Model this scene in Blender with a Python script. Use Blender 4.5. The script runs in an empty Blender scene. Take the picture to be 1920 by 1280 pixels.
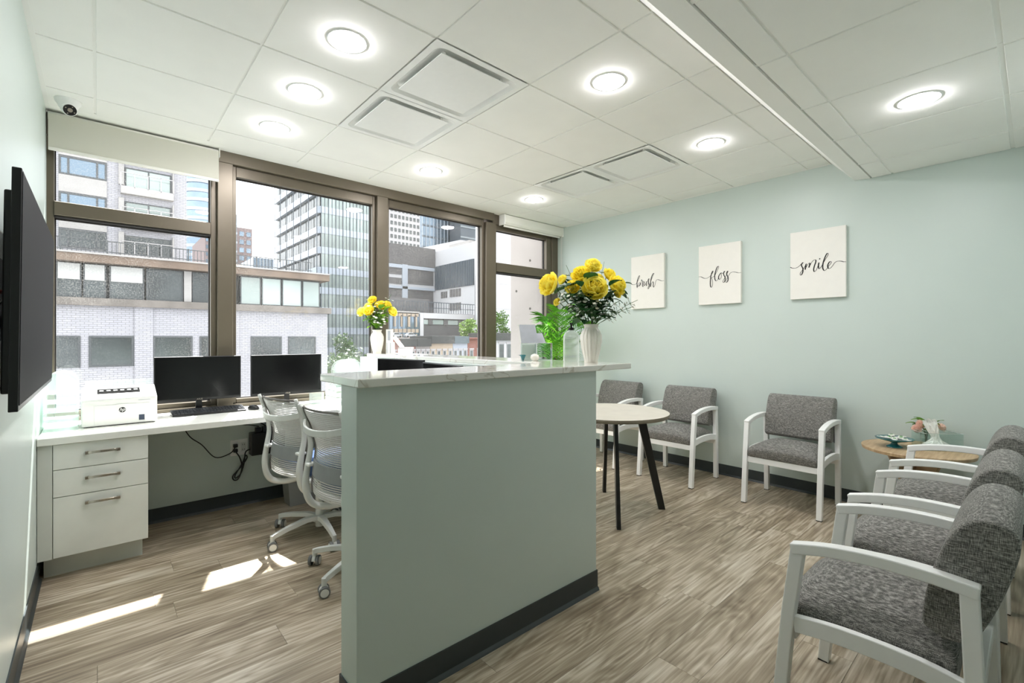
import bpy, bmesh, math, random
from mathutils import Vector, Matrix
random.seed(7)
PI = math.pi
scene = bpy.context.scene
C = scene.collection

# ------------------------------------------------------------------ camera
TH = 0.7267
cam_d = bpy.data.cameras.new('camera'); cam = bpy.data.objects.new('camera', cam_d); C.objects.link(cam)
cam.location = (0, 0, 1.306)
cam.rotation_euler = (PI/2, 0, -TH)
cam_d.sensor_width = 36.0; cam_d.lens = 875/1920*36; cam_d.shift_y = -5.1/1920
cam_d.clip_start = 0.02; cam_d.clip_end = 2000
scene.camera = cam

# ------------------------------------------------------------------ world, sun, exposure
w = bpy.data.worlds.new('sky'); scene.world = w; w.use_nodes = True
bg = w.node_tree.nodes['Background']
bg.inputs[0].default_value = (0.93, 0.96, 1.0, 1); bg.inputs[1].default_value = 2.3
sun_d = bpy.data.lights.new('sun', 'SUN'); sun = bpy.data.objects.new('sun', sun_d); C.objects.link(sun)
sun_d.energy = 15.0; sun_d.angle = math.radians(0.6); sun_d.color = (1.0, 0.975, 0.95)
sun.rotation_euler = Vector((-0.31, -1.0, -1.85)).to_track_quat('-Z', 'Y').to_euler()
sun.location = (10, 30, 50)
vs = scene.view_settings
scene.display_settings.display_device = 'sRGB'
vs.view_transform = 'Standard'; vs.look = 'None'; vs.gamma = 1.0; vs.use_curve_mapping = False
vs.exposure = 0.74
LAMP = 92.0            # radiance of the round ceiling lights
scene.cycles.max_bounces = 14; scene.cycles.diffuse_bounces = 10; scene.cycles.glossy_bounces = 4
scene.cycles.transparent_max_bounces = 16; scene.cycles.transmission_bounces = 8
scene.cycles.sample_clamp_indirect = 20.0
scene.cycles.use_denoising = True
scene.cycles.caustics_reflective = False; scene.cycles.caustics_refractive = False

# ------------------------------------------------------------------ materials
def srgb(r, g, b):
    f = lambda c: (c/255/12.92) if c/255 <= 0.04045 else ((c/255+0.055)/1.055)**2.4
    return (f(r), f(g), f(b), 1)
MATS = {}
def mat(name, col, rough=0.5, metal=0.0, spec=0.5, noise=0.0, nscale=20.0, bump=0.0, bscale=60.0, coat=0.0, trans=0.0, rand=0.0):
    if name in MATS: return MATS[name]
    m = bpy.data.materials.new(name); m.use_nodes = True
    nt = m.node_tree; N = nt.nodes; L = nt.links; p = N['Principled BSDF']
    p.inputs['Base Color'].default_value = col; p.inputs['Roughness'].default_value = rough
    p.inputs['Metallic'].default_value = metal; p.inputs['Specular IOR Level'].default_value = spec
    p.inputs['Coat Weight'].default_value = coat; p.inputs['Transmission Weight'].default_value = trans
    tc = N.new('ShaderNodeTexCoord')
    if noise or rand:
        last = None
        if noise:
            n = N.new('ShaderNodeTexNoise'); n.inputs['Scale'].default_value = nscale; n.inputs['Detail'].default_value = 4
            L.new(tc.outputs['Object'], n.inputs['Vector'])
            mr = N.new('ShaderNodeMapRange'); mr.inputs[1].default_value = 0.3; mr.inputs[2].default_value = 0.7
            mr.inputs[3].default_value = 1-noise; mr.inputs[4].default_value = 1+noise
            L.new(n.outputs['Fac'], mr.inputs[0]); last = mr.outputs[0]
        if rand:
            oi = N.new('ShaderNodeObjectInfo'); r = N.new('ShaderNodeMapRange')
            r.inputs[3].default_value = 1-rand; r.inputs[4].default_value = 1+rand
            L.new(oi.outputs['Random'], r.inputs[0])
            if last is None: last = r.outputs[0]
            else:
                mm = N.new('ShaderNodeMath'); mm.operation = 'MULTIPLY'; L.new(last, mm.inputs[0]); L.new(r.outputs[0], mm.inputs[1]); last = mm.outputs[0]
        vm = N.new('ShaderNodeVectorMath'); vm.operation = 'SCALE'; vm.inputs[0].default_value = col[:3]
        L.new(last, vm.inputs['Scale']); L.new(vm.outputs[0], p.inputs['Base Color'])
    if bump:
        n2 = N.new('ShaderNodeTexNoise'); n2.inputs['Scale'].default_value = bscale; n2.inputs['Detail'].default_value = 3
        L.new(tc.outputs['Object'], n2.inputs['Vector'])
        b = N.new('ShaderNodeBump'); b.inputs['Strength'].default_value = bump; b.inputs['Distance'].default_value = 0.002
        L.new(n2.outputs['Fac'], b.inputs['Height']); L.new(b.outputs[0], p.inputs['Normal'])
    MATS[name] = m; return m

def emis(name, col, s):
    m = bpy.data.materials.new(name); m.use_nodes = True; p = m.node_tree.nodes['Principled BSDF']
    p.inputs['Base Color'].default_value = col; p.inputs['Emission Color'].default_value = col; p.inputs['Emission Strength'].default_value = s
    return m

def fabric_mat():
    m = bpy.data.materials.new('grey_tweed'); m.use_nodes = True; nt = m.node_tree; N = nt.nodes; L = nt.links; p = N['Principled BSDF']
    tc = N.new('ShaderNodeTexCoord')
    outs = []
    for sc in ((60, 60, 700), (700, 700, 60)):
        mp = N.new('ShaderNodeMapping'); mp.inputs['Scale'].default_value = sc; L.new(tc.outputs['Object'], mp.inputs[0])
        n = N.new('ShaderNodeTexNoise'); n.inputs['Scale'].default_value = 1.0; n.inputs['Detail'].default_value = 2; L.new(mp.outputs[0], n.inputs[0]); outs.append(n.outputs['Fac'])
    mx = N.new('ShaderNodeMath'); mx.operation = 'ADD'; L.new(outs[0], mx.inputs[0]); L.new(outs[1], mx.inputs[1])
    cr = N.new('ShaderNodeValToRGB'); cr.color_ramp.elements[0].position = 0.38; cr.color_ramp.elements[0].color = srgb(62, 62, 60)
    cr.color_ramp.elements[1].position = 0.62; cr.color_ramp.elements[1].color = srgb(176, 173, 168)
    e = cr.color_ramp.elements.new(0.5); e.color = srgb(112, 111, 107)
    mh = N.new('ShaderNodeMath'); mh.operation = 'MULTIPLY'; mh.inputs[1].default_value = 0.5; L.new(mx.outputs[0], mh.inputs[0])
    L.new(mh.outputs[0], cr.inputs[0]); L.new(cr.outputs[0], p.inputs['Base Color'])
    b = N.new('ShaderNodeBump'); b.inputs['Strength'].default_value = 0.35; b.inputs['Distance'].default_value = 0.002
    L.new(mh.outputs[0], b.inputs['Height']); L.new(b.outputs[0], p.inputs['Normal'])
    p.inputs['Roughness'].default_value = 0.9; p.inputs['Specular IOR Level'].default_value = 0.2
    p.inputs['Sheen Weight'].default_value = 0.15
    return m

def floor_mat():
    m = bpy.data.materials.new('grey_brown_plank'); m.use_nodes = True; nt = m.node_tree; N = nt.nodes; L = nt.links; p = N['Principled BSDF']
    tc = N.new('ShaderNodeTexCoord'); oi = N.new('ShaderNodeObjectInfo')
    off = N.new('ShaderNodeVectorMath'); off.operation = 'SCALE'; off.inputs[0].default_value = (37, 91, 53); L.new(oi.outputs['Random'], off.inputs['Scale'])
    ad = N.new('ShaderNodeVectorMath'); L.new(tc.outputs['Object'], ad.inputs[0]); L.new(off.outputs[0], ad.inputs[1])
    # long wavy cathedral grain
    mp = N.new('ShaderNodeMapping'); mp.inputs['Scale'].default_value = (0.9, 5.0, 1); L.new(ad.outputs[0], mp.inputs[0])
    n1 = N.new('ShaderNodeTexNoise'); n1.inputs['Scale'].default_value = 1.3; n1.inputs['Detail'].default_value = 2; n1.inputs['Distortion'].default_value = 0.3; L.new(mp.outputs[0], n1.inputs[0])
    mul = N.new('ShaderNodeMath'); mul.operation = 'MULTIPLY'; mul.inputs[1].default_value = 22.0; L.new(n1.outputs['Fac'], mul.inputs[0])
    sn = N.new('ShaderNodeMath'); sn.operation = 'PINGPONG'; sn.inputs[1].default_value = 1.0; L.new(mul.outputs[0], sn.inputs[0])
    mp2 = N.new('ShaderNodeMapping'); mp2.inputs['Scale'].default_value = (2.5, 75, 1); L.new(ad.outputs[0], mp2.inputs[0])
    n2 = N.new('ShaderNodeTexNoise'); n2.inputs['Scale'].default_value = 1.0; n2.inputs['Detail'].default_value = 4; L.new(mp2.outputs[0], n2.inputs[0])
    mp3 = N.new('ShaderNodeMapping'); mp3.inputs['Scale'].default_value = (1.2, 5, 1); L.new(ad.outputs[0], mp3.inputs[0])
    n3 = N.new('ShaderNodeTexNoise'); n3.inputs['Scale'].default_value = 1.6; n3.inputs['Detail'].default_value = 2; L.new(mp3.outputs[0], n3.inputs[0])
    a = N.new('ShaderNodeMath'); a.operation = 'MULTIPLY_ADD'; a.inputs[1].default_value = 0.20; L.new(sn.outputs[0], a.inputs[0]); L.new(n2.outputs['Fac'], a.inputs[2])
    b_ = N.new('ShaderNodeMath'); b_.operation = 'MULTIPLY_ADD'; b_.inputs[1].default_value = 0.75; L.new(n3.outputs['Fac'], b_.inputs[0]); L.new(a.outputs[0], b_.inputs[2])
    rr = N.new('ShaderNodeMapRange'); rr.inputs[3].default_value = -0.07; rr.inputs[4].default_value = 0.07; L.new(oi.outputs['Random'], rr.inputs[0])
    c_ = N.new('ShaderNodeMath'); L.new(b_.outputs[0], c_.inputs[0]); L.new(rr.outputs[0], c_.inputs[1])
    cr = N.new('ShaderNodeValToRGB'); el = cr.color_ramp.elements
    el[0].position = 0.62; el[0].color = srgb(101, 84, 68); el[1].position = 1.42; el[1].color = srgb(196, 182, 163)
    e = el.new(0.92); e.color = srgb(146, 127, 107); e = el.new(1.0); e.color = srgb(164, 147, 127)
    mr = N.new('ShaderNodeMapRange'); mr.inputs[1].default_value = 0.54; mr.inputs[2].default_value = 1.40; L.new(c_.outputs[0], mr.inputs[0])
    el[0].position = 0.12
    el[1].position = 0.50; el[2].position = 0.64; el[3].position = 0.95
    el[0].color = srgb(116, 101, 82); el[1].color = srgb(163, 149, 127); el[2].color = srgb(184, 171, 151); el[3].color = srgb(214, 205, 188)
    L.new(mr.outputs[0], cr.inputs[0]); L.new(cr.outputs[0], p.inputs['Base Color'])
    b = N.new('ShaderNodeBump'); b.inputs['Strength'].default_value = 0.12; b.inputs['Distance'].default_value = 0.001
    L.new(n2.outputs['Fac'], b.inputs['Height']); L.new(b.outputs[0], p.inputs['Normal'])
    p.inputs['Roughness'].default_value = 0.38; p.inputs['Specular IOR Level'].default_value = 0.5
    return m

def wood_mat(name, c1, c2, scale=(3, 40, 3), rough=0.45):
    m = bpy.data.materials.new(name); m.use_nodes = True; nt = m.node_tree; N = nt.nodes; L = nt.links; p = N['Principled BSDF']
    tc = N.new('ShaderNodeTexCoord'); mp = N.new('ShaderNodeMapping'); mp.inputs['Scale'].default_value = scale; L.new(tc.outputs['Object'], mp.inputs[0])
    n = N.new('ShaderNodeTexNoise'); n.inputs['Scale'].default_value = 1.5; n.inputs['Detail'].default_value = 5; L.new(mp.outputs[0], n.inputs[0])
    cr = N.new('ShaderNodeValToRGB'); cr.color_ramp.elements[0].position = 0.3; cr.color_ramp.elements[0].color = c1
    cr.color_ramp.elements[1].position = 0.7; cr.color_ramp.elements[1].color = c2
    L.new(n.outputs['Fac'], cr.inputs[0]); L.new(cr.outputs[0], p.inputs['Base Color']); p.inputs['Roughness'].default_value = rough
    return m

def quartz_mat():
    m = bpy.data.materials.new('white_quartz'); m.use_nodes = True; nt = m.node_tree; N = nt.nodes; L = nt.links; p = N['Principled BSDF']
    tc = N.new('ShaderNodeTexCoord'); n = N.new('ShaderNodeTexNoise'); n.inputs['Scale'].default_value = 2.2; n.inputs['Detail'].default_value = 5; n.inputs['Distortion'].default_value = 1.2
    L.new(tc.outputs['Object'], n.inputs['Vector'])
    s = N.new('ShaderNodeMath'); s.operation = 'SUBTRACT'; s.inputs[1].default_value = 0.5; L.new(n.outputs['Fac'], s.inputs[0])
    a = N.new('ShaderNodeMath'); a.operation = 'ABSOLUTE'; L.new(s.outputs[0], a.inputs[0])
    cr = N.new('ShaderNodeValToRGB'); cr.color_ramp.elements[0].position = 0.0; cr.color_ramp.elements[0].color = srgb(196, 190, 180)
    cr.color_ramp.elements[1].position = 0.012; cr.color_ramp.elements[1].color = srgb(232, 231, 226)
    L.new(a.outputs[0], cr.inputs[0]); L.new(cr.outputs[0], p.inputs['Base Color'])
    p.inputs['Roughness'].default_value = 0.07; p.inputs['Specular IOR Level'].default_value = 0.6
    return m

def pane_mat(name, dirt=0.1, tint=(0.97, 0.985, 0.98, 1)):
    """clear window glass: transmits, reflects by Fresnel, and carries a film of dust"""
    m = bpy.data.materials.new(name); m.use_nodes = True; nt = m.node_tree; N = nt.nodes; L = nt.links
    for n in list(N): N.remove(n)
    out = N.new('ShaderNodeOutputMaterial'); tr = N.new('ShaderNodeBsdfTransparent'); tr.inputs[0].default_value = tint
    gl = N.new('ShaderNodeBsdfGlossy'); gl.inputs['Roughness'].default_value = 0.0; lw = N.new('ShaderNodeLayerWeight'); lw.inputs[0].default_value = 0.5
    pw = N.new('ShaderNodeMath'); pw.operation = 'POWER'; pw.inputs[1].default_value = 5.0; L.new(lw.outputs['Facing'], pw.inputs[0])
    fr = N.new('ShaderNodeMapRange'); fr.inputs[3].default_value = 0.055; fr.inputs[4].default_value = 1.0; L.new(pw.outputs[0], fr.inputs[0])
    mx = N.new('ShaderNodeMixShader'); L.new(fr.outputs[0], mx.inputs[0]); L.new(tr.outputs[0], mx.inputs[1]); L.new(gl.outputs[0], mx.inputs[2])
    last = mx.outputs[0]
    if dirt:
        tc = N.new('ShaderNodeTexCoord'); n1 = N.new('ShaderNodeTexNoise'); n1.inputs['Scale'].default_value = 130; n1.inputs['Detail'].default_value = 2
        L.new(tc.outputs['Object'], n1.inputs[0])
        n2 = N.new('ShaderNodeTexNoise'); n2.inputs['Scale'].default_value = 1.6; n2.inputs['Detail'].default_value = 2; L.new(tc.outputs['Object'], n2.inputs[0])
        r1 = N.new('ShaderNodeMapRange'); r1.inputs[1].default_value = 0.45; r1.inputs[2].default_value = 0.75; r1.inputs[3].default_value = 0.0; r1.inputs[4].default_value = dirt*3.0; L.new(n1.outputs['Fac'], r1.inputs[0])
        r2 = N.new('ShaderNodeMapRange'); r2.inputs[1].default_value = 0.35; r2.inputs[2].default_value = 0.65; r2.inputs[3].default_value = 0.25; r2.inputs[4].default_value = 1.2; L.new(n2.outputs['Fac'], r2.inputs[0])
        mm = N.new('ShaderNodeMath'); mm.operation = 'MULTIPLY'; L.new(r1.outputs[0], mm.inputs[0]); L.new(r2.outputs[0], mm.inputs[1])
        df = N.new('ShaderNodeBsdfDiffuse'); df.inputs[0].default_value = (0.7, 0.68, 0.64, 1); tl = N.new('ShaderNodeBsdfTranslucent'); tl.inputs[0].default_value = (0.7, 0.68, 0.64, 1)
        m1 = N.new('ShaderNodeMixShader'); m1.inputs[0].default_value = 0.25; L.new(df.outputs[0], m1.inputs[1]); L.new(tl.outputs[0], m1.inputs[2])
        m2 = N.new('ShaderNodeMixShader'); L.new(mm.outputs[0], m2.inputs[0]); L.new(last, m2.inputs[1]); L.new(m1.outputs[0], m2.inputs[2]); last = m2.outputs[0]
    L.new(last, out.inputs[0]); return m

def acrylic_mat(nm='clear_acrylic', lo=0.10, hi=0.65):
    m = bpy.data.materials.new(nm); m.use_nodes = True; nt = m.node_tree; N = nt.nodes; L = nt.links
    for n in list(N): N.remove(n)
    out = N.new('ShaderNodeOutputMaterial'); tr = N.new('ShaderNodeBsdfTransparent'); tr.inputs[0].default_value = (0.95, 0.98, 0.97, 1)
    gl = N.new('ShaderNodeBsdfPrincipled'); gl.inputs['Base Color'].default_value = (0.93, 0.96, 0.95, 1); gl.inputs['Roughness'].default_value = 0.08
    lw = N.new('ShaderNodeLayerWeight'); lw.inputs[0].default_value = 0.35
    mr = N.new('ShaderNodeMapRange'); mr.inputs[3].default_value = lo; mr.inputs[4].default_value = hi; L.new(lw.outputs['Facing'], mr.inputs[0])
    mx = N.new('ShaderNodeMixShader'); L.new(mr.outputs[0], mx.inputs[0]); L.new(tr.outputs[0], mx.inputs[1]); L.new(gl.outputs[0], mx.inputs[2]); L.new(mx.outputs[0], out.inputs[0])
    return m

def blind_mat():
    m = bpy.data.materials.new('blind_fabric'); m.use_nodes = True; nt = m.node_tree; N = nt.nodes; L = nt.links
    p = N['Principled BSDF']; p.inputs['Base Color'].default_value = srgb(226, 225, 214); p.inputs['Roughness'].default_value = 0.8
    tl = N.new('ShaderNodeBsdfTranslucent'); tl.inputs[0].default_value = srgb(226, 225, 212)
    mx = N.new('ShaderNodeMixShader'); mx.inputs[0].default_value = 0.3
    L.new(p.outputs[0], mx.inputs[1]); L.new(tl.outputs[0], mx.inputs[2]); L.new(mx.outputs[0], N['Material Output'].inputs[0])
    return m

def leaf_mat(name, c1, c2, tl_w=0.35):
    m = bpy.data.materials.new(name); m.use_nodes = True; nt = m.node_tree; N = nt.nodes; L = nt.links; p = N['Principled BSDF']
    oi = N.new('ShaderNodeObjectInfo'); tc = N.new('ShaderNodeTexCoord'); n = N.new('ShaderNodeTexNoise'); n.inputs['Scale'].default_value = 14; L.new(tc.outputs['Object'], n.inputs[0])
    a = N.new('ShaderNodeMath'); a.operation = 'MULTIPLY_ADD'; a.inputs[1].default_value = 0.5; L.new(oi.outputs['Random'], a.inputs[0]); L.new(n.outputs['Fac'], a.inputs[2])
    mx = N.new('ShaderNodeMix'); mx.data_type = 'RGBA'; mx.inputs['A'].default_value = c1; mx.inputs['B'].default_value = c2
    s = N.new('ShaderNodeMath'); s.operation = 'SUBTRACT'; s.inputs[1].default_value = 0.25; s.use_clamp = True; L.new(a.outputs[0], s.inputs[0]); L.new(s.outputs[0], mx.inputs['Factor'])
    L.new(mx.outputs['Result'], p.inputs['Base Color']); p.inputs['Roughness'].default_value = 0.5
    tl = N.new('ShaderNodeBsdfTranslucent'); L.new(mx.outputs['Result'], tl.inputs[0])
    ms = N.new('ShaderNodeMixShader'); ms.inputs[0].default_value = tl_w; L.new(p.outputs[0], ms.inputs[1]); L.new(tl.outputs[0], ms.inputs[2]); L.new(ms.outputs[0], N['Material Output'].inputs[0])
    return m

def brick_mat(name, c1, c2, mortar, sx=0.20, sy=0.068, vert=False):
    m = bpy.data.materials.new(name); m.use_nodes = True; nt = m.node_tree; N = nt.nodes; L = nt.links; p = N['Principled BSDF']
    tc = N.new('ShaderNodeTexCoord'); sp = N.new('ShaderNodeSeparateXYZ'); L.new(tc.outputs['Object'], sp.inputs[0])
    cb = N.new('ShaderNodeCombineXYZ'); ad = N.new('ShaderNodeMath'); L.new(sp.outputs[0], ad.inputs[0]); L.new(sp.outputs[1], ad.inputs[1])
    L.new(ad.outputs[0], cb.inputs[0]); L.new(sp.outputs[2], cb.inputs[1])
    b = N.new('ShaderNodeTexBrick'); b.inputs['Color1'].default_value = c1; b.inputs['Color2'].default_value = c2; b.inputs['Mortar'].default_value = mortar
    b.inputs['Scale'].default_value = 1.0; b.inputs['Brick Width'].default_value = sx; b.inputs['Row Height'].default_value = sy; b.inputs['Mortar Size'].default_value = 0.008
    L.new(cb.outputs[0], b.inputs[0]); L.new(b.outputs[0], p.inputs['Base Color']); p.inputs['Roughness'].default_value = 0.9
    return m

M = dict(
    mint=mat('mint_wall_paint', srgb(200, 212, 207), 0.40, bump=0.06, bscale=220, noise=0.012, nscale=3),
    ceil=mat('ceiling_tile', srgb(246, 246, 243), 0.85, noise=0.015, nscale=4, bump=0.2, bscale=260, rand=0.008),
    grid=mat('ceiling_grid_white', srgb(243, 243, 240), 0.5),
    plaster=mat('white_plaster', srgb(247, 247, 244), 0.7, bump=0.05),
    bb=mat('dark_rubber_base', srgb(50, 57, 59), 0.4, noise=0.05),
    bronze=mat('bronze_aluminium', srgb(104, 96, 82), 0.36, metal=0.35, noise=0.03, nscale=8),
    bronze_d=mat('dark_bronze_gasket', srgb(38, 34, 30), 0.6, noise=0.03),  # very dark bronze for the glazing gasket strips
    floor=floor_mat(), sub=mat('subfloor', srgb(60, 52, 44), 0.9, noise=0.1),
    quartz=quartz_mat(),
    lam=mat('white_laminate', srgb(226, 228, 222), 0.4, noise=0.035, nscale=7),
    lam_d=mat('laminate_edge', srgb(205, 208, 202), 0.45, noise=0.03, nscale=7),
    desk=mat('desk_laminate', srgb(228, 228, 222), 0.3, noise=0.03, nscale=9),
    chrome=mat('brushed_nickel', srgb(186, 178, 166), 0.25, metal=1.0, noise=0.05, nscale=90),
    white=mat('white_powder_coat', srgb(242, 243, 242), 0.35, noise=0.01, nscale=30),
    fab=fabric_mat(),
    navy=mat('navy_fabric', srgb(35, 62, 98), 0.9, noise=0.25, nscale=240, bump=0.2, bscale=400),
    mesh=mat('pale_grey_mesh', srgb(196, 195, 192), 0.7, noise=0.04, nscale=60),
    mesh_d=mat('grey_mesh_trim', srgb(118, 114, 110), 0.7, noise=0.04),
    lumbar=mat('grey_lumbar', srgb(138, 141, 142), 0.5, noise=0.03),
    cplas=mat('light_grey_plastic', srgb(218, 220, 217), 0.4, noise=0.01),
    grey_rub=mat('grey_wheel', srgb(112, 114, 114), 0.6, noise=0.04),
    black=mat('black_plastic', srgb(20, 20, 21), 0.35, noise=0.05),
    blackm=mat('black_metal', srgb(24, 25, 24), 0.4, noise=0.05),
    screen=mat('dark_screen', srgb(9, 9, 10), 0.16, noise=0.02),
    tvscr=mat('tv_screen', srgb(34, 33, 35), 0.6, spec=0.2, noise=0.02),
    tabletop=mat('pale_stone_laminate', srgb(203, 196, 184), 0.35, noise=0.06, nscale=9),
    taupe=mat('taupe_edge', srgb(128, 120, 104), 0.5, noise=0.04),
    oak=wood_mat('light_oak', srgb(176, 146, 110), srgb(208, 182, 146)),
    oak_d=wood_mat('oak_underside', srgb(150, 124, 96), srgb(186, 160, 128)),
    canvas=mat('canvas_white', srgb(238, 236, 230), 0.8, bump=0.15, bscale=500, noise=0.01),
    ink=mat('black_ink', srgb(28, 26, 24), 0.7, noise=0.05),
    glass=pane_mat('window_glass', 0.10), acr=acrylic_mat(), acr2=acrylic_mat('clear_bottle_plastic', 0.34, 0.9), pwhite=mat('printer_white', srgb(216, 217, 214), 0.4, noise=0.01), slotd=mat('slot_black', srgb(16, 16, 16), 0.95, spec=0.1, noise=0.05), clear=pane_mat('clear_plastic', 0.0, (0.93, 0.97, 0.96, 1)),
    blind=blind_mat(), blindw=mat('blind_rail', srgb(232, 231, 224), 0.5, noise=0.01),
    ceramic=mat('ivory_ceramic', srgb(236, 232, 222), 0.18, noise=0.015, coat=0.4),
    yellow=leaf_mat('yellow_petal', srgb(255, 241, 60), srgb(255, 248, 140), 0.4),
    peach=leaf_mat('peach_petal', srgb(253, 226, 212), srgb(254, 240, 232), 0.3),
    wpet=mat('white_petal', srgb(244, 244, 236), 0.7, noise=0.03),
    leafd=leaf_mat('dark_leaf', srgb(22, 66, 30), srgb(52, 104, 48), 0.25),
    leafy=leaf_mat('bright_leaf', srgb(62, 120, 22), srgb(140, 186, 36), 0.4),
    palm=leaf_mat('palm_leaf', srgb(34, 120, 28), srgb(130, 196, 48), 0.4),
    stem=mat('green_stem', srgb(70, 104, 52), 0.6, noise=0.1),
    teal=mat('teal_glaze', srgb(34, 112, 118), 0.2, noise=0.04, coat=0.5),
    paper=mat('white_paper', srgb(226, 225, 219), 0.8, noise=0.01),
    greyp=mat('grey_card', srgb(168, 172, 180), 0.5, noise=0.05, nscale=30),
    green=mat('green_print', srgb(70, 140, 60), 0.6, noise=0.1),
    tissue=mat('tissue', srgb(246, 245, 240), 0.95, noise=0.01),
    pot=mat('grey_plant_pot', srgb(120, 120, 116), 0.6, noise=0.05),
    soil=mat('potting_soil', srgb(50, 38, 28), 0.95, noise=0.2),
    bin=mat('grey_bin_plastic', srgb(150, 152, 150), 0.5, noise=0.02),
    navyb=mat('navy_label', srgb(40, 52, 74), 0.4, noise=0.04), red=mat('red_plastic', srgb(150, 30, 26), 0.5, noise=0.05),
    lens=emis('lamp_diffuser', (1.0, 0.965, 0.985, 1), LAMP),
)

# ------------------------------------------------------------------ mesh helpers
def BM(): return bmesh.new()
def box(bm, x0, x1, y0, y1, z0, z1, mi=0):
    v = [bm.verts.new(p) for p in ((x0, y0, z0), (x1, y0, z0), (x1, y1, z0), (x0, y1, z0), (x0, y0, z1), (x1, y0, z1), (x1, y1, z1), (x0, y1, z1))]
    for f in ((3, 2, 1, 0), (4, 5, 6, 7), (0, 1, 5, 4), (1, 2, 6, 5), (2, 3, 7, 6), (3, 0, 4, 7)):
        bm.faces.new([v[i] for i in f]).material_index = mi
    return v
def prism(bm, poly, a0, a1, axis='x', mi=0):
    """poly: list of 2D points; extruded along axis from a0 to a1"""
    def P(p, a): return {'x': (a, p[0], p[1]), 'y': (p[0], a, p[1]), 'z': (p[0], p[1], a)}[axis]
    A = [bm.verts.new(P(p, a0)) for p in poly]; B = [bm.verts.new(P(p, a1)) for p in poly]
    n = len(poly); bm.faces.new(A[::-1]).material_index = mi; bm.faces.new(B).material_index = mi
    for i in range(n): bm.faces.new((A[i], A[(i+1) % n], B[(i+1) % n], B[i])).material_index = mi
def ring_frame(d):
    d = d.normalized(); u = d.cross(Vector((0, 0, 1)))
    if u.length < 1e-3: u = d.cross(Vector((0, 1, 0)))
    u.normalize(); return u, u.cross(d).normalized()
def tube(bm, pts, r, n=8, cap=True, mi=0):
    pts = [Vector(p) for p in pts]; R = r if isinstance(r, (list, tuple)) else [r]*len(pts); rings = []
    u0 = None
    for i, p in enumerate(pts):
        d = (pts[min(i+1, len(pts)-1)] - pts[max(i-1, 0)])
        d.normalize()
        if u0 is None: u, v = ring_frame(d)
        else:
            u = (u0 - d*u0.dot(d))
            if u.length < 1e-4: u, _ = ring_frame(d)
            u.normalize(); v = u.cross(d).normalized()
        u0 = u
        rings.append([bm.verts.new(p + (u*math.cos(2*PI*k/n) + v*math.sin(2*PI*k/n))*R[i]) for k in range(n)])
    for a, b in zip(rings, rings[1:]):
        for k in range(n): bm.faces.new((a[k], a[(k+1) % n], b[(k+1) % n], b[k])).material_index = mi
    if cap: bm.faces.new(rings[0][::-1]).material_index = mi; bm.faces.new(rings[-1]).material_index = mi
def cyl(bm, c, r, z0, z1, n=24, mi=0, r2=None):
    r2 = r if r2 is None else r2
    tube(bm, [(c[0], c[1], z0), (c[0], c[1], z1)], [r, r2], n, True, mi)
def lathe(bm, prof, c=(0, 0, 0), n=32, flute=0.0, nf=12, cap=True, mi=0, zr=None):
    rings = []
    for (r, z) in prof:
        ring = []
        for k in range(n):
            a = 2*PI*k/n; rr = r
            if flute and (zr is None or zr[0] <= z <= zr[1]): rr = r*(1 - flute*abs(math.cos(nf*a/2))**6)
            ring.append(bm.verts.new((c[0]+rr*math.cos(a), c[1]+rr*math.sin(a), c[2]+z)))
        rings.append(ring)
    for a, b in zip(rings, rings[1:]):
        for k in range(n): bm.faces.new((a[k], a[(k+1) % n], b[(k+1) % n], b[k])).material_index = mi
    if cap: bm.faces.new(rings[0][::-1]).material_index = mi; bm.faces.new(rings[-1]).material_index = mi
def bar(bm, pts, wx, wz, up=(0, 0, 1), mi=0):
    """rectangular section swept along points: wx across, wz in the bend plane"""
    pts = [Vector(p) for p in pts]; up = Vector(up); rings = []
    for i, p in enumerate(pts):
        d = (pts[min(i+1, len(pts)-1)] - pts[max(i-1, 0)]).normalized()
        s = d.cross(up).normalized(); t = s.cross(d).normalized()
        rings.append([bm.verts.new(p + s*a*wx/2 + t*b*wz/2) for a, b in ((-1, -1), (1, -1), (1, 1), (-1, 1))])
    for a, b in zip(rings, rings[1:]):
        for k in range(4): bm.faces.new((a[k], a[(k+1) % 4], b[(k+1) % 4], b[k])).material_index = mi
    bm.faces.new(rings[0][::-1]).material_index = mi; bm.faces.new(rings[-1]).material_index = mi
SPLIT = {'hanger', 'end_cap', 'glide', 'lumbar_tab', 'bracket', 'box_wall', 'rim', 'box_edge', 'roller', 'balcony_recess', 'white_frame', 'wall_angle', 'brace', 'led', 'slot', 'wall_bracket', 'balcony_rail_x'}
def islands(bm):
    seen = set(); out = []
    for v in bm.verts:
        if v in seen: continue
        st = [v]; seen.add(v); isl = []
        while st:
            q = st.pop(); isl.append(q)
            for e in q.link_edges:
                o_ = e.other_vert(q)
                if o_ not in seen: seen.add(o_); st.append(o_)
        out.append(isl)
    return out
def obj(name, bm, m, parent=None, bevel=0, segs=2, smooth=False, kind=None, subsurf=0):
    if name in SPLIT:
        isl = islands(bm)
        if len(isl) > 1:
            last = None
            for vs_ in isl:
                b2 = bmesh.new(); mp_ = {v: b2.verts.new(v.co) for v in vs_}
                fs = {f for v in vs_ for f in v.link_faces}
                for f in fs: b2.faces.new([mp_[v] for v in f.verts]).material_index = f.material_index
                last = _obj(name, b2, m, parent, bevel, segs, smooth, kind, subsurf)
            bm.free(); return last
    return _obj(name, bm, m, parent, bevel, segs, smooth, kind, subsurf)
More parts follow.
